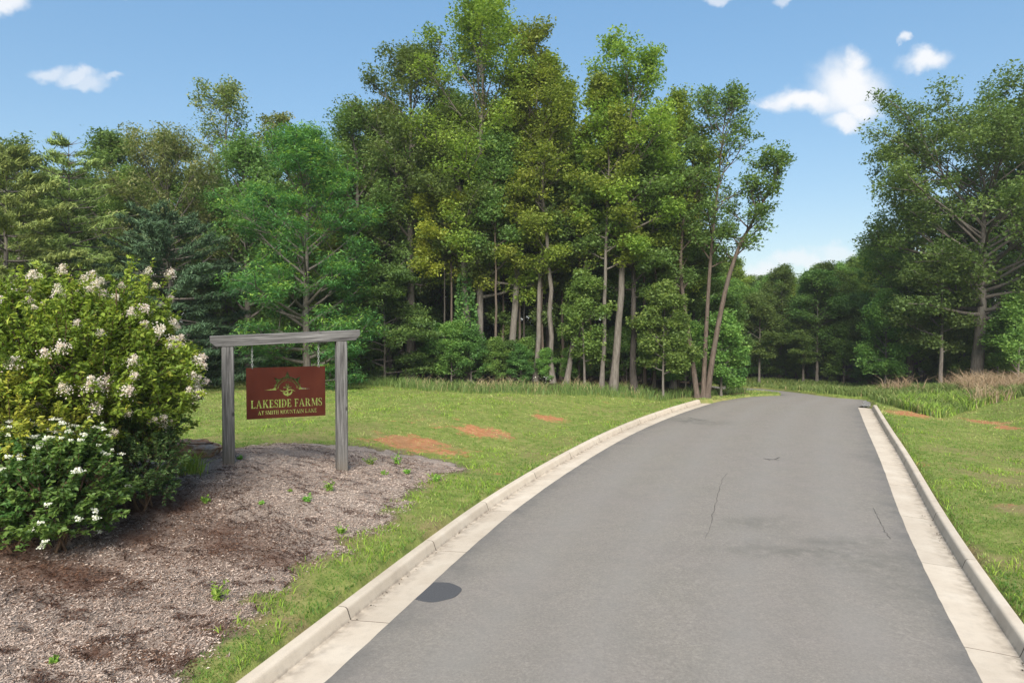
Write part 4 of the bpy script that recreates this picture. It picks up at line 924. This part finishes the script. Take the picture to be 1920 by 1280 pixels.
# local x -> frame up, local z -> frame +x (tilted)
ex = Vector((-math.sin(tilt), 0, math.cos(tilt))); ez = Vector((math.cos(tilt), 0, math.sin(tilt))); ey = ez.cross(ex)
mw = Matrix((ex, ey, ez)).transposed().to_4x4(); mw.translation = Vector(((bt0[0] + bb0[0] - .03) / 2, 0, (bt0[2] + bb0[2] + (beam_under(0) - beam_under(0))) / 2)); 
mw.translation = Vector((bt0[0], 0, bt0[2])) - ex * (hh / 2); beam.matrix_local = mw
bv_ = beam.modifiers.new('edge', 'BEVEL'); bv_.width = .012; bv_.segments = 2
# a long drying check down the face of the right post
n = 30; zc_ = np.linspace(PR[2] - PL[2] + .55, beam_under(xr) - .1, n); wv = .008 * np.abs(np.sin(np.linspace(0, 3.1, n))) * rgp.uniform(.5, 1.2, n) + .0015; xo = .02 + np.cumsum(rgp.normal(0, .0025, n))
V = np.vstack([np.c_[xo - wv, np.full(n, -PW / 2 - .0035), zc_], np.c_[xo + wv, np.full(n, -PW / 2 - .0035), zc_]])
link('drying_check', mesh_np('drying_check', V, [np.array([(i, i + n, i + n + 1, i + 1) for i in range(n - 1)])], M['crack']), p2)

# steel plate with the lettering cut clean through it
cTL, cTR, cBR, cBL = (loc(on_plane(*p)) for p in [(461, 690), (609, 685.6), (610.7, 778.6), (462.5, 786)])
pw = (math.hypot(cTR[0] - cTL[0], cTR[2] - cTL[2]) + math.hypot(cBR[0] - cBL[0], cBR[2] - cBL[2])) / 2; phh = ((cTL[2] - cBL[2]) + (cTR[2] - cBR[2])) / 2
ptilt = (math.atan2(cTR[2] - cTL[2], cTR[0] - cTL[0]) + math.atan2(cBR[2] - cBL[2], cBR[0] - cBL[0])) / 2
ctr = (cTL + cTR + cBR + cBL) / 4
def poly(x, y, P): return inside(x, y, np.array(P, float))
def rect(x, y, a, b, c, d): return (x >= a) & (x <= c) & (y >= b) & (y <= d)
def ell(x, y, cx, cy_, rx_, ry_): return ((x - cx) / rx_) ** 2 + ((y - cy_) / ry_) ** 2 <= 1
SW, TH = .20, .075
def g_L(x, y): return rect(x, y, .09, 0, .29, 1) | rect(x, y, 0, .94, .38, 1) | rect(x, y, 0, 0, .66, .075) | poly(x, y, [(.5, 0), (.68, 0), (.72, .27), (.66, .27)])
def g_A(x, y): return (poly(x, y, [(.07, 0), (.16, 0), (.46, .86), (.42, 1)]) | poly(x, y, [(.40, 1), (.50, 1), (.90, 0), (.65, 0)]) | rect(x, y, 0, 0, .27, .06) | rect(x, y, .56, 0, .98, .06) | rect(x, y, .2, .30, .42, .37) | rect(x, y, .48, .30, .68, .37))
def g_K(x, y): return rect(x, y, .09, 0, .29, 1) | rect(x, y, 0, .94, .38, 1) | rect(x, y, 0, 0, .38, .06) | poly(x, y, [(.29, .42), (.29, .54), (.68, 1), (.78, 1)]) | poly(x, y, [(.36, .62), (.50, .70), (.92, 0), (.66, 0)]) | rect(x, y, .55, .94, .88, 1) | rect(x, y, .58, 0, .98, .06)
def g_E(x, y): return rect(x, y, .09, 0, .29, 1) | rect(x, y, 0, .93, .64, 1) | rect(x, y, 0, 0, .66, .07) | rect(x, y, .29, .47, .5, .54) | rect(x, y, .48, .38, .53, .63) | poly(x, y, [(.5, 1), (.64, 1), (.66, .76), (.61, .76)]) | poly(x, y, [(.5, 0), (.68, 0), (.72, .27), (.66, .27)])
def g_F(x, y): return rect(x, y, .09, 0, .29, 1) | rect(x, y, 0, .93, .64, 1) | rect(x, y, 0, 0, .40, .06) | rect(x, y, .29, .46, .5, .53) | rect(x, y, .48, .37, .53, .62) | poly(x, y, [(.5, 1), (.64, 1), (.66, .74), (.61, .74)])
def g_S(x, y):
    up_ = ell(x, y, .31, .73, .29, .28) & ~ell(x, y, .34, .745, .155, .20) & ~((x > .31) & (y < .74) & (y > .5) & ~poly(x, y, [(0, .4), (.31, .4), (.31, .6)])) & ~((x > .45) & (y < .7))
    lo = ell(x, y, .33, .27, .30, .28) & ~ell(x, y, .30, .255, .155, .20) & ~((x < .33) & (y > .26) & (y < .5)) 
    mid_ = poly(x, y, [(.07, .66), (.22, .52), (.42, .42), (.62, .32), (.55, .46), (.36, .58), (.18, .70)])
    return up_ | lo | mid_ | poly(x, y, [(.54, 1), (.58, 1), (.59, .68), (.53, .70)]) | poly(x, y, [(.03, 0), (.07, 0), (.09, .30), (.02, .33)])
def g_I(x, y): return rect(x, y, .09, 0, .29, 1) | rect(x, y, 0, .94, .38, 1) | rect(x, y, 0, 0, .38, .06)
def g_D(x, y): return rect(x, y, .09, 0, .29, 1) | rect(x, y, 0, .94, .35, 1) | rect(x, y, 0, 0, .35, .06) | (ell(x, y, .33, .5, .5, .5) & ~ell(x, y, .33, .5, .28, .435) & (x > .37))
def g_R(x, y): return rect(x, y, .09, 0, .29, 1) | rect(x, y, 0, .94, .35, 1) | rect(x, y, 0, 0, .38, .06) | (ell(x, y, .33, .73, .36, .27) & ~ell(x, y, .33, .735, .17, .205) & (x > .36)) | poly(x, y, [(.36, .50), (.54, .52), (.88, 0), (.64, 0)]) | rect(x, y, .60, 0, .95, .06)
def g_M(x, y): return rect(x, y, .10, 0, .18, 1) | poly(x, y, [(.06, 1), (.30, 1), (.60, .16), (.52, 0)]) | poly(x, y, [(.50, 0), (.56, 0), (.90, 1), (.82, 1)]) | rect(x, y, .80, 0, 1.0, 1) | rect(x, y, 0, .94, .24, 1) | rect(x, y, 0, 0, .28, .06) | rect(x, y, .72, 0, 1.09, .06) | rect(x, y, .86, .94, 1.09, 1)
def g_T(x, y): return rect(x, y, .28, 0, .48, 1) | rect(x, y, 0, .93, .76, 1) | poly(x, y, [(0, 1), (.14, 1), (.05, .74), (0, .74)]) | poly(x, y, [(.62, 1), (.76, 1), (.76, .74), (.71, .74)]) | rect(x, y, .18, 0, .58, .06)
def g_H(x, y): return rect(x, y, .09, 0, .28, 1) | rect(x, y, .62, 0, .81, 1) | rect(x, y, .28, .47, .62, .54) | rect(x, y, 0, .94, .37, 1) | rect(x, y, .53, .94, .90, 1) | rect(x, y, 0, 0, .37, .06) | rect(x, y, .53, 0, .90, .06)
def g_O(x, y): return ell(x, y, .46, .5, .46, .52) & ~ell(x, y, .46, .5, .25, .455) & ~((np.abs(x - .46) < .025))
def g_U(x, y): return rect(x, y, .09, .28, .28, 1) | rect(x, y, .64, .28, .72, 1) | (ell(x, y, .405, .30, .315, .32) & ~ell(x, y, .46, .32, .18, .26) & (y < .31)) | rect(x, y, 0, .94, .37, 1) | rect(x, y, .54, .94, .83, 1)
def g_N(x, y): return rect(x, y, .12, 0, .20, 1) | rect(x, y, .74, 0, .82, 1) | poly(x, y, [(.04, 1), (.26, 1), (.82, .12), (.82, 0), (.74, 0)]) | rect(x, y, 0, 0, .32, .06) | rect(x, y, .62, .94, .94, 1)
GL = dict(L=(g_L, .74), A=(g_A, .98), K=(g_K, .98), E=(g_E, .74), S=(g_S, .62), I=(g_I, .38), D=(g_D, .84), F=(g_F, .67), R=(g_R, .95), M=(g_M, 1.09), T=(g_T, .76), H=(g_H, .90), O=(g_O, .92), U=(g_U, .83), N=(g_N, .94))
CELL = .0042
ncx, ncy = int(pw / CELL), int(phh / CELL); cxs = (np.arange(ncx) + .5) / ncx; cys = (np.arange(ncy) + .5) / ncy
A2, B2 = np.meshgrid(cxs, cys)                       # fractions from the left and from the bottom
hole = np.zeros(A2.shape, bool)
def text(s_, a0, a1, b0, b1, gap=.07, space=.42):
    ws = [GL[c][1] + gap if c != ' ' else space for c in s_]; tot = sum(ws) - gap; x = 0.
    for c, wv in zip(s_, ws):
        if c != ' ':
            f, gw = GL[c]; l = a0 + (a1 - a0) * x / tot; r_ = a0 + (a1 - a0) * (x + gw) / tot
            sel = (A2 > l - .004) & (A2 < r_ + .004) & (B2 > b0 - .01) & (B2 < b1 + .01)
            hole[sel] |= f((A2[sel] - l) / (r_ - l) * gw, (B2[sel] - b0) / (b1 - b0))
        x += wv
text('LAKESIDE FARMS', .055, .955, .206, .364); text('AT SMITH MOUNTAIN LAKE', .14, .885, .078, .152, .10, .40)
# emblem: half sun with pointed rays, thin arc, anchor and a wave (in plate widths, centre of the sun = 0,0)
EX = (A2 - .512); EY = (B2 - .555) * phh / pw
rr_ = np.hypot(EX, EY); an = np.degrees(np.arctan2(EY, EX))
hole |= (rr_ > .118) & (rr_ < .1295) & (EY > .012) & (np.abs(EX) > .004)
band = (rr_ > .145) & (rr_ < .166) & (an > 22) & (an < 158); hole |= band
def rayp(ad, r0, r1, wd):
    a = math.radians(ad); u_ = EX * math.cos(a) + EY * math.sin(a); v_ = -EX * math.sin(a) + EY * math.cos(a)
    return (u_ > r0) & (u_ < r1) & (np.abs(v_) < wd * (1 - (u_ - r0) / (r1 - r0)))
hole |= rayp(90, .155, .240, .034) | rayp(45, .155, .236, .030) | rayp(135, .155, .236, .030) | rayp(20, .145, .185, .014) | rayp(160, .145, .185, .014)
for q in (60, 74, 106, 120): hole |= rayp(q, .155, .182, .010)
for sgn in (-1, 1):
    X = EX * sgn; hole |= poly(X, EY, [(.142, -.004), (.142, .020), (.158, .052), (.166, .030), (.185, .014), (.292, -.001), (.20, -.004)])
hole |= (np.hypot(EX, EY - .060) < .022) & (np.hypot(EX, EY - .063) > .0105) & ~((EY > .060) & (np.abs(EX) < .004)) | rect(EX, EY, -.010, -.060, .010, .044) | rect(EX, EY, -.046, .020, .046, .034) | (np.hypot(np.abs(EX) - .044, EY - .0285) < .008)
hole |= (np.hypot(EX, EY + .020) < .064) & (np.hypot(EX, EY + .010) > .049) & (EY < -.012 + .10 * np.abs(EX)) | poly(EX, EY, [(-.02, -.076), (.02, -.076), (0, -.093)])
wav = -.016 + .012 * np.sin(EX * 42); solidw = (np.abs(EY - wav - .012) < .004) & (np.abs(EX) < .1)
hole &= ~((np.abs(EY - wav) < .0135) & (np.abs(EX) < .085)); hole |= (np.abs(EY - wav) < .0085 * np.clip(1 - (np.abs(EX) / .105) ** 2, 0, 1)) & (np.abs(EX) < .105)
# plate mesh: runs of solid cells, front and back skins plus the walls of the cuts
solid = ~hole
Vp = []; Qp = []; vid = {}
TK = .006
def vert(i, j, s_):
    k = (i, j, s_)
    if k not in vid: vid[k] = len(Vp); Vp.append((i / ncx * pw - pw / 2, -TK / 2 if s_ == 0 else TK / 2, j / ncy * phh - phh / 2))
    return vid[k]
for j in range(ncy):
    row = np.r_[False, solid[j], False]; e = np.flatnonzero(row[1:] != row[:-1])
    for a, b in zip(e[0::2], e[1::2]):
        f = [vert(a, j, 0), vert(b, j, 0), vert(b, j + 1, 0), vert(a, j + 1, 0)]; k = [vert(a, j, 1), vert(b, j, 1), vert(b, j + 1, 1), vert(a, j + 1, 1)]
        Qp += [f, k[::-1], [f[0], f[3], k[3], k[0]], [f[1], k[1], k[2], f[2]]]
pad = np.zeros((ncy + 2, ncx), bool); pad[1:-1] = solid
for j in range(ncy + 1):
    ch = pad[j] != pad[j + 1]; row = np.r_[False, ch, False]; e = np.flatnonzero(row[1:] != row[:-1])
    for a, b in zip(e[0::2], e[1::2]): Qp.append([vert(a, j, 0), vert(b, j, 0), vert(b, j, 1), vert(a, j, 1)])
board = thing('sign_board', 'rust red steel plate cut with LAKESIDE FARMS lettering and sun emblem', 'sign', (0, 0, 0), yaw)
bw = np.array(Matrix.LocRotScale(Vector(PL), Matrix.Rotation(yaw, 3, 'Z'), None) @ Vector((ctr[0], 0, ctr[2])))
board.location = bw
plate = link('plate', mesh_np('plate', Vp, [np.array(Qp)], M['rust']), board); plate.rotation_euler = (0, -ptilt, 0)
def chain_mesh(L):
    a = Acc(); n = max(3, int(L / .052)); th = np.linspace(0, 2 * np.pi, 13)
    for i in range(n):
        z = -L * (i + .5) / n; hz = L / n * .72; P = np.c_[np.cos(th) * .017, np.zeros(13), np.sin(th) * hz]
        if i % 2: P = P[:, [1, 0, 2]]
        P[:, 2] += z; a.tube(P, np.full(13, .0055), 5, False)
    return a.mesh('chain', M['chain'])
for u in (472.5, 597):
    top = loc(on_plane(u, 650)); xl_ = top[0]; zt = beam_under(xl_) + .01; zbm = ctr[2] + phh / 2 + math.tan(ptilt) * (xl_ - ctr[0]) - .02
    link('chain', chain_mesh(zt - zbm), board, loc=(xl_ - ctr[0], 0, zt - ctr[2]))

# ------------------------------------------------------------------ boulder
p = hit(362, 862); rgs = np.random.default_rng(9)
import bmesh
bmm = bmesh.new(); bmesh.ops.create_icosphere(bmm, subdivisions=5, radius=1)
for v_ in bmm.verts:
    c = v_.co; n1 = float(fbm(c.x * 1.3 + 7, c.z * 1.3 + c.y * .7, 1.2, 4)) - .47; lay = math.floor((c.z + .22 * c.x + n1 * .7) * 5) / 5
    k = 1 + n1 * .7 + .09 * math.sin(lay * 17)
    v_.co = Vector((max(-.9, min(.93, c.x * 1.12)) * k * .62, c.y * k * .42, (max(-.5, min(.55, c.z)) * .55 + .04 * lay) * k * .62))
me = bpy.data.meshes.new('boulder'); bmm.to_mesh(me); bmm.free(); me.materials.append(M['boulder'])
bo = link('boulder', me, loc=(p[0] - .14, p[1] + .2, float(bed_top(np.array([p[0]]), np.array([p[1]]))[0]) + .13), label='rust brown layered boulder lying between the myrtle and the sign post', category='boulder'); bo.rotation_euler = (0, .08, .25)

# ------------------------------------------------------------------ grass, mulch chips, weeds
rg = np.random.default_rng(31)
def blades(P, hgt, wid_, rng, rnd, lean=.45, two=False):
    n = len(P); a = rng.uniform(0, 6.283, n); s = np.c_[np.cos(a), np.sin(a), np.zeros(n)]
    l = rng.normal(0, lean, (n, 2)); h = hgt * rng.uniform(.55, 1.3, n); w_ = wid_ * rng.uniform(.7, 1.3, n)
    tip = P + np.c_[l * h[:, None], h]
    if not two:
        V = np.stack([P - s * w_[:, None] / 2, P + s * w_[:, None] / 2, tip], 1).reshape(-1, 3); return V, None, np.arange(3 * n).reshape(-1, 3), np.repeat(rnd, 3)
    mid_ = P + np.c_[l * h[:, None] * .35, h * .6]
    V = np.stack([P - s * w_[:, None] / 2, P + s * w_[:, None] / 2, mid_ + s * w_[:, None] * .4, mid_ - s * w_[:, None] * .4, tip + np.c_[l * h[:, None] * .4, -h * .08]], 1).reshape(-1, 3)
    b = np.arange(n)[:, None] * 5; return V, b + [[0, 1, 2, 3]], b + [[3, 2, 4]], np.repeat(rnd, 5)
def blade_mesh(name, sets, m):
    a = Acc()
    for V, Q, T, r_ in sets: a.add(V, Q, T, rnd=r_)
    return a.mesh(name, m, False)
def scatter(n, x0, x1, y0, y1, power, ref):
    x = rg.uniform(x0, x1, n); y = rg.uniform(y0, y1, n); k = rg.random(n) < np.minimum(1, (ref / y) ** power)
    k &= np.abs(x) < y * .82 + 1.5
    return x[k], y[k]
# mown lawn and verges
x, y = scatter(2400000, -32, 30, 5.5, 46, 1.45, 7.5)
z, d, lf, ins = terrain(x, y, True); bvv = np.where((x < 0) & (y < 21), bed_val(x, y), -9.)
dv = dirt_val(x, y); yl = np.interp(x, TLX, TLY)
ok = (~ins) & (d > .02) & (bvv < rg.normal(-.06, .12, len(x))) & (rg.random(len(x)) > sstep(.12, .5, dv) * .72) & (y < yl + .4) & (rg.random(len(x)) > .72 * thin_val(x, y))
x, y, z, d, lf, dv = x[ok], y[ok], z[ok], d[ok], lf[ok], dv[ok]
tone = np.clip(.10 + .8 * (fbm(x, y, .28, 3) - .35) + .9 * (fbm(x, y, 1.3, 3) - .45) + rg.normal(0, .15, len(x)) + .25 * sstep(14, 30, y) + .22 * thin_val(x, y) + .3 * sstep(.1, .4, dv), 0, 1)
hgt = (.028 + .04 * fbm(x, y, 1.1, 3)) * (1 + .5 * np.exp(-(d / .35) ** 2)) * (1 + .25 * sstep(20, 40, y)); wd_ = .007 + .0010 * y
lawn = blade_mesh('lawn_grass', [blades(np.c_[x, y, z - .008], hgt, wd_, rg, tone, .6)], M['grass'])
link('lawn_grass', lawn, kind='stuff', label='short mown lawn grass on both sides of the road', category='grass')
print('lawn blades', len(x))
# lush fresh grass in the verge tufts and beside the bed
x, y = scatter(420000, -16, 24, 5.5, 36, 1.6, 8)
z, d, lf, ins = terrain(x, y, True); bvv = np.where((x < 0) & (y < 21), bed_val(x, y), -9.)
den = sstep(.52, .70, fbm(x, y, .9, 4) + .10 * np.exp(-((bvv + .25) / .3) ** 2) + .05 * (d < .5))
ok = (~ins) & (d > .03) & (bvv < .02) & (rg.random(len(x)) < den) & (dirt_val(x, y) < .35) & (y < np.interp(x, TLX, TLY))
x, y, z = x[ok], y[ok], z[ok]
link('lush_grass', blade_mesh('lush_grass', [blades(np.c_[x, y, z - .008], .07 + .07 * rg.random(len(x)), .008 + .0007 * y, rg, np.clip(rg.normal(.4, .2, len(x)), 0, 1), .55, True)], M['lush']), kind='stuff', label='lush tufts of longer green grass in the verges', category='grass')
# tall rough grass along the edge of the wood and in the right-hand meadow
def tallset(n, xr_, yr_, test, h, wd_, m_rnd, lean=.3):
    x = rg.uniform(*xr_, n); y = rg.uniform(*yr_, n); ok = test(x, y); x, y = x[ok], y[ok]; z, d, lf, ins = terrain(x, y, True); k = (~ins) & (d > .25); x, y, z = x[k], y[k], z[k]
    return blades(np.c_[x, y, z - .02], h * (.55 + .9 * fbm(x, y, .8, 3)), wd_, rg, np.clip(rg.normal(m_rnd, .22, len(x)), 0, 1), lean, True)
edge_t = lambda x, y: (seg_dist(x, y, cl_s) > 1.2) & (y > np.interp(x, TLX, TLY) - .6 + .5 * (fbm(x, .1 * x, .9) - .5)) & (y < np.interp(x, TLX, TLY) + 2.4) & (x < 15)
link('edge_grass', blade_mesh('edge_grass', [tallset(60000, (-26, 15), (30, 46), edge_t, .46, .026, .38)], M['tall']), kind='stuff', label='knee-high rough grass between the lawn and the wood', category='grass')
edge_p = lambda x, y: (y > np.interp(x, TLX, TLY) + .1) & (y < np.interp(x, TLX, TLY) + 2.2) & (fbm(x, y, .55, 3) > .5) & (x > -7) & (x < 7)
link('pink_grass', blade_mesh('pink_grass', [tallset(6000, (-8, 8), (33, 42), edge_p, .62, .018, .25, .4)], M['plume']), kind='stuff', label='dry pinkish brown grass tufts at the foot of the trunks', category='grass')
# small white wild flowers at the lawn edge
fl = Acc(); C = []
for _ in range(40):
    pq = hit(rg.uniform(1000, 1032), rg.uniform(726, 734)); C.append((pq[0], pq[1], pq[2] + rg.uniform(.4, .65)))
leaves(fl, np.array(C), rg, .05, .045, up=.5, down=0); link('white_wildflowers', fl.mesh('white_wildflowers', M['petalw'], False), kind='stuff', label='cluster of small white wildflowers in the edge grass', category='flowers')
mx = np.array([hit(*p)[:2] for p in [(1637, 768), (1700, 772), (1760, 784), (1800, 775), (1850, 760), (1925, 742), (2050, 730)]])
def meadow(x, y):
    yb = np.interp(x, mx[:, 0], mx[:, 1]); yl = np.interp(x, TLX, TLY)
    return (x > mx[0, 0] + .2) & (y > yb + .4 * (fbm(x, y, .8) - .5)) & (y < 50)
def far_meadow(x, y): 
    xx, yy_ = np.asarray(x), np.asarray(y); return (seg_dist(xx, yy_, cr_s) < seg_dist(xx, yy_, cl_s)) & (yy_ > 40) & (yy_ < 66) & (xx > 12.5) & (xx < 34) & (yy_ < np.interp(xx, TLX, TLY) + 1.5)
link('meadow_grass', blade_mesh('meadow_grass', [tallset(60000, (15, 36), (26, 46), meadow, .52, .042, .5), tallset(34000, (12, 34), (40, 62), far_meadow, .30, .06, .45)], M['tall']), kind='stuff', label='tall rough meadow grass right of the road and round the bend', category='grass')
vg = lambda x, y: meadow(x, y) & (y < np.interp(x, mx[:, 0], mx[:, 1]) + 4) & (fbm(x, y, .5, 3) > .36) & (x < 25)
link('bright_grass', blade_mesh('bright_grass', [tallset(26000, (16, 26), (27, 46), vg, .55, .03, .55)], M['lush']), kind='stuff', label='bright fresh grass behind the kerb end', category='grass')
tp = lambda x, y: meadow(x, y) & (x > 23) & ((fbm(x, y, .45, 3) + .05 * (x - 26)) > .52)
link('tan_grass', blade_mesh('tan_grass', [tallset(34000, (20, 34), (25, 44), tp, 1.05, .026, .5, .4)], M['plume']), kind='stuff', label='tall tan seeding grass on the right-hand bank', category='grass')

# shredded mulch lying on the bed
def chips(n, m, nm, lab, fresh):
    x = rg.uniform(-13, .2, n); y = rg.uniform(4.5, 19, n); k = (rg.random(n) < np.minimum(1, (8 / y) ** 1.3)) & (np.abs(x) < y * .8 + 1); x, y = x[k], y[k]
    b = bed_val(x, y); fv = fresh_val(x, y); k = (b > rg.normal(-.05, .12, len(x))) & ((rg.random(len(x)) < fv * 1.7 + .04) if fresh else (rg.random(len(x)) > fv * 1.1)); x, y = x[k], y[k]
    z = bed_top(x, y) + rg.uniform(.002, .022, len(x)); n = len(x); a = rg.uniform(0, 6.283, n); L = rg.gamma(3, .0046, n) + .006; w_ = rg.uniform(.003, .0075, n)
    d_ = np.c_[np.cos(a), np.sin(a), rg.normal(0, .28, n)]; s = np.c_[-np.sin(a), np.cos(a), rg.normal(0, .4, n)]; C = np.c_[x, y, z]
    V = np.stack([C - d_ * L[:, None] - s * w_[:, None] * .5, C - d_ * L[:, None] * .2 + s * w_[:, None] + [0, 0, .004], C + d_ * L[:, None] + s * w_[:, None] * .3, C + d_ * L[:, None] * .1 - s * w_[:, None]], 1).reshape(-1, 3)
    tone = np.clip(.52 + .7 * (fbm(x, y, 1.2, 4) - .45) - .62 * sstep(.51, .60, fbm(x * .6, y, 5.5, 3)) + rg.normal(0, .17, n), 0, 1)  # dark noise patches paint the shade of small hollows into the chip tone
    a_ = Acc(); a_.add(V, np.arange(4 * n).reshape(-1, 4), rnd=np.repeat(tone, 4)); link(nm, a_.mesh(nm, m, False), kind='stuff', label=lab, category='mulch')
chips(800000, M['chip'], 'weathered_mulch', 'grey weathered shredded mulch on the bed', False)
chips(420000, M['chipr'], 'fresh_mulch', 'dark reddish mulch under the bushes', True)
# grit washed into the gutters
a = Acc()
for Pth, side in ((LFs, 1), (RFs, -1)):
    n = 420; s = arclen(Pth); t = rg.uniform(s[-1] * .05, s[-1], n); t = t[(vnoise(t, 0 * t + side, .7) > .45)]; n = len(t)
    T = np.gradient(Pth, axis=0); T /= np.linalg.norm(T, axis=1)[:, None]
    nx = np.interp(t, s, T[:, 1]) * side; ny = np.interp(t, s, -T[:, 0]) * side; off = np.abs(rg.normal(0, .05, n)) + .015
    x = np.interp(t, s, Pth[:, 0]) + nx * off; y = np.interp(t, s, Pth[:, 1]) + ny * off
    leaves(a, np.c_[x, y, road_z(x, y) - .016 + rg.uniform(0, .006, n)], rg, .028, .018, up=2.0, down=0)
link('gutter_grit', a.mesh('gutter_grit', M['chipg'], False), kind='stuff', label='dark leaf crumbs and grit lying in the gutters', category='debris')
# gravel filling the end of the right gutter
gp = np.array([hit_road(*q) for q in [(1614, 764), (1634, 764), (1634, 756), (1627, 750.5), (1618, 751)]])
a = Acc(); c0 = gp.mean(0)
while a.n < 12 * 420:
    q = gp[rg.integers(5)] * rg.random() + c0 * 0; w5 = rg.dirichlet(np.ones(5)); q = w5 @ gp + (gp[rg.integers(5)] - c0) * .25 * rg.random()
    r_ = rg.uniform(.02, .04); k = np.arange(5) * 2 * np.pi / 5 + rg.random()
    ring = np.c_[np.cos(k), np.sin(k), np.zeros(5)] * r_ * rg.uniform(.7, 1.3, (5, 1))
    V = np.vstack([ring + [0, 0, .0], ring * .6 + [0, 0, r_ * .8], [[0, 0, r_ * .9], [0, 0, -.02]]]) + [q[0], q[1], road_z(q[0], q[1]) + .01]
    a.add(V, [(i, (i + 1) % 5, 5 + (i + 1) % 5, 5 + i) for i in range(5)], [(5 + i, 5 + (i + 1) % 5, 10) for i in range(5)], rnd=rg.random())
link('gravel', a.mesh('gravel', M['gravel'], False), kind='stuff', label='grey gravel filling the end of the right gutter', category='gravel')

# weeds sprouting in the mulch
wds = [(694, 874, .28, 'upright leafy weed sprouting right of the split post'), (744, 872, .32, 'bushy green weed near the red clay right of the sign'), (720, 893, .14, 'low weed between the two weeds right of the split post'), (617, 922, .24, 'round weed tuft below the split post'), (575, 947, .18, 'small weed lower down the mulch than the round tuft'),
       (385, 946, .16, 'small green weed beside the evergreen shrub'), (405, 1128, .26, 'sprawling light green weed alone in the grey mulch'), (100, 1250, .10, 'tiny weed in the mulch in front of the viburnum'), (490, 952, .09, 'tiny sprout in mulch below the sign board'), (543, 925, .08, 'tiny sprout between the sign posts'),
       (818, 902, .22, 'weed on the tip of the mulch bed by the verge'), (640, 1002, .20, 'weed at the lower verge edge of the mulch bed'), (763, 892, .18, 'weed beside the bushy weed on the mulch'), (450, 862, .12, 'weed at the foot of the left post')]
for k, (u, v, s, lb) in enumerate(wds):
    p = hit(u, v); rw = np.random.default_rng(200 + k); a = Acc(); st_ = Acc()
    for q in range(9):
        az = rw.uniform(0, 6.28); B = path(rw, (rw.normal(0, .12 * s), rw.normal(0, .12 * s), -.02), (math.cos(az) * .5, math.sin(az) * .5, 1), s * rw.uniform(.6, 1.1), 4, (0, 0, -.2), .2); st_.tube(B, np.full(4, .003), 3, False)
        C = np.array([lerp_path(B, w5) for w5 in rw.uniform(.15, 1, 12)]) + rw.normal(0, .09 * s, (12, 3)); C[:, 2] = np.maximum(C[:, 2], .02)
        leaves(a, C, rw, .045 + .09 * s, .02 + .04 * s, up=.5)
    t = thing('weed', lb, 'weed', (p[0], p[1], float(bed_top(np.array([p[0]]), np.array([p[1]]))[0])), 0, 'weeds in the mulch bed')
    link('stems', st_.mesh('stems', M['weed']), t); link('leaves', a.mesh('leaves', M['weed'], False), t)
# clump of coarse grass beside the evergreen shrub
p = hit(356, 892); t = link('grass_clump', blade_mesh('grass_clump', [blades(np.c_[rg.normal(0, .14, 160), rg.normal(0, .1, 160), np.zeros(160) - .02], .5, .018, rg, rg.random(160), .3, True)], M['lush']), loc=(p[0], p[1], float(bed_top(np.array([p[0]]), np.array([p[1]]))[0])), label='clump of coarse long grass in front of the boulder', category='grass clump')
# thin summer haze between the road bend and the far wood
hz_m, hz_t, hz_o = mat('haze'); hv_ = hz_t.nodes.new('ShaderNodeVolumePrincipled'); hv_.inputs['Color'].default_value = (.93, .96, 1, 1); hv_.inputs['Density'].default_value = .0004; hv_.inputs['Anisotropy'].default_value = .1
hz_t.links.new(hv_.outputs[0], hz_o.inputs['Volume'])
hx0, hx1, hy0, hy1, hz0, hz1 = -420, 420, -140, 920, -3, 30
HV = [(x, y, z) for z in (hz0, hz1) for y in (hy0, hy1) for x in (hx0, hx1)]
link('haze', mesh_np('haze', HV, [np.array([(0, 2, 3, 1), (4, 5, 7, 6), (0, 1, 5, 4), (2, 6, 7, 3), (0, 4, 6, 2), (1, 3, 7, 5)])], hz_m), kind='stuff')
print('triangles', sum(len(m.loops) - 2 * len(m.polygons) for m in bpy.data.meshes))
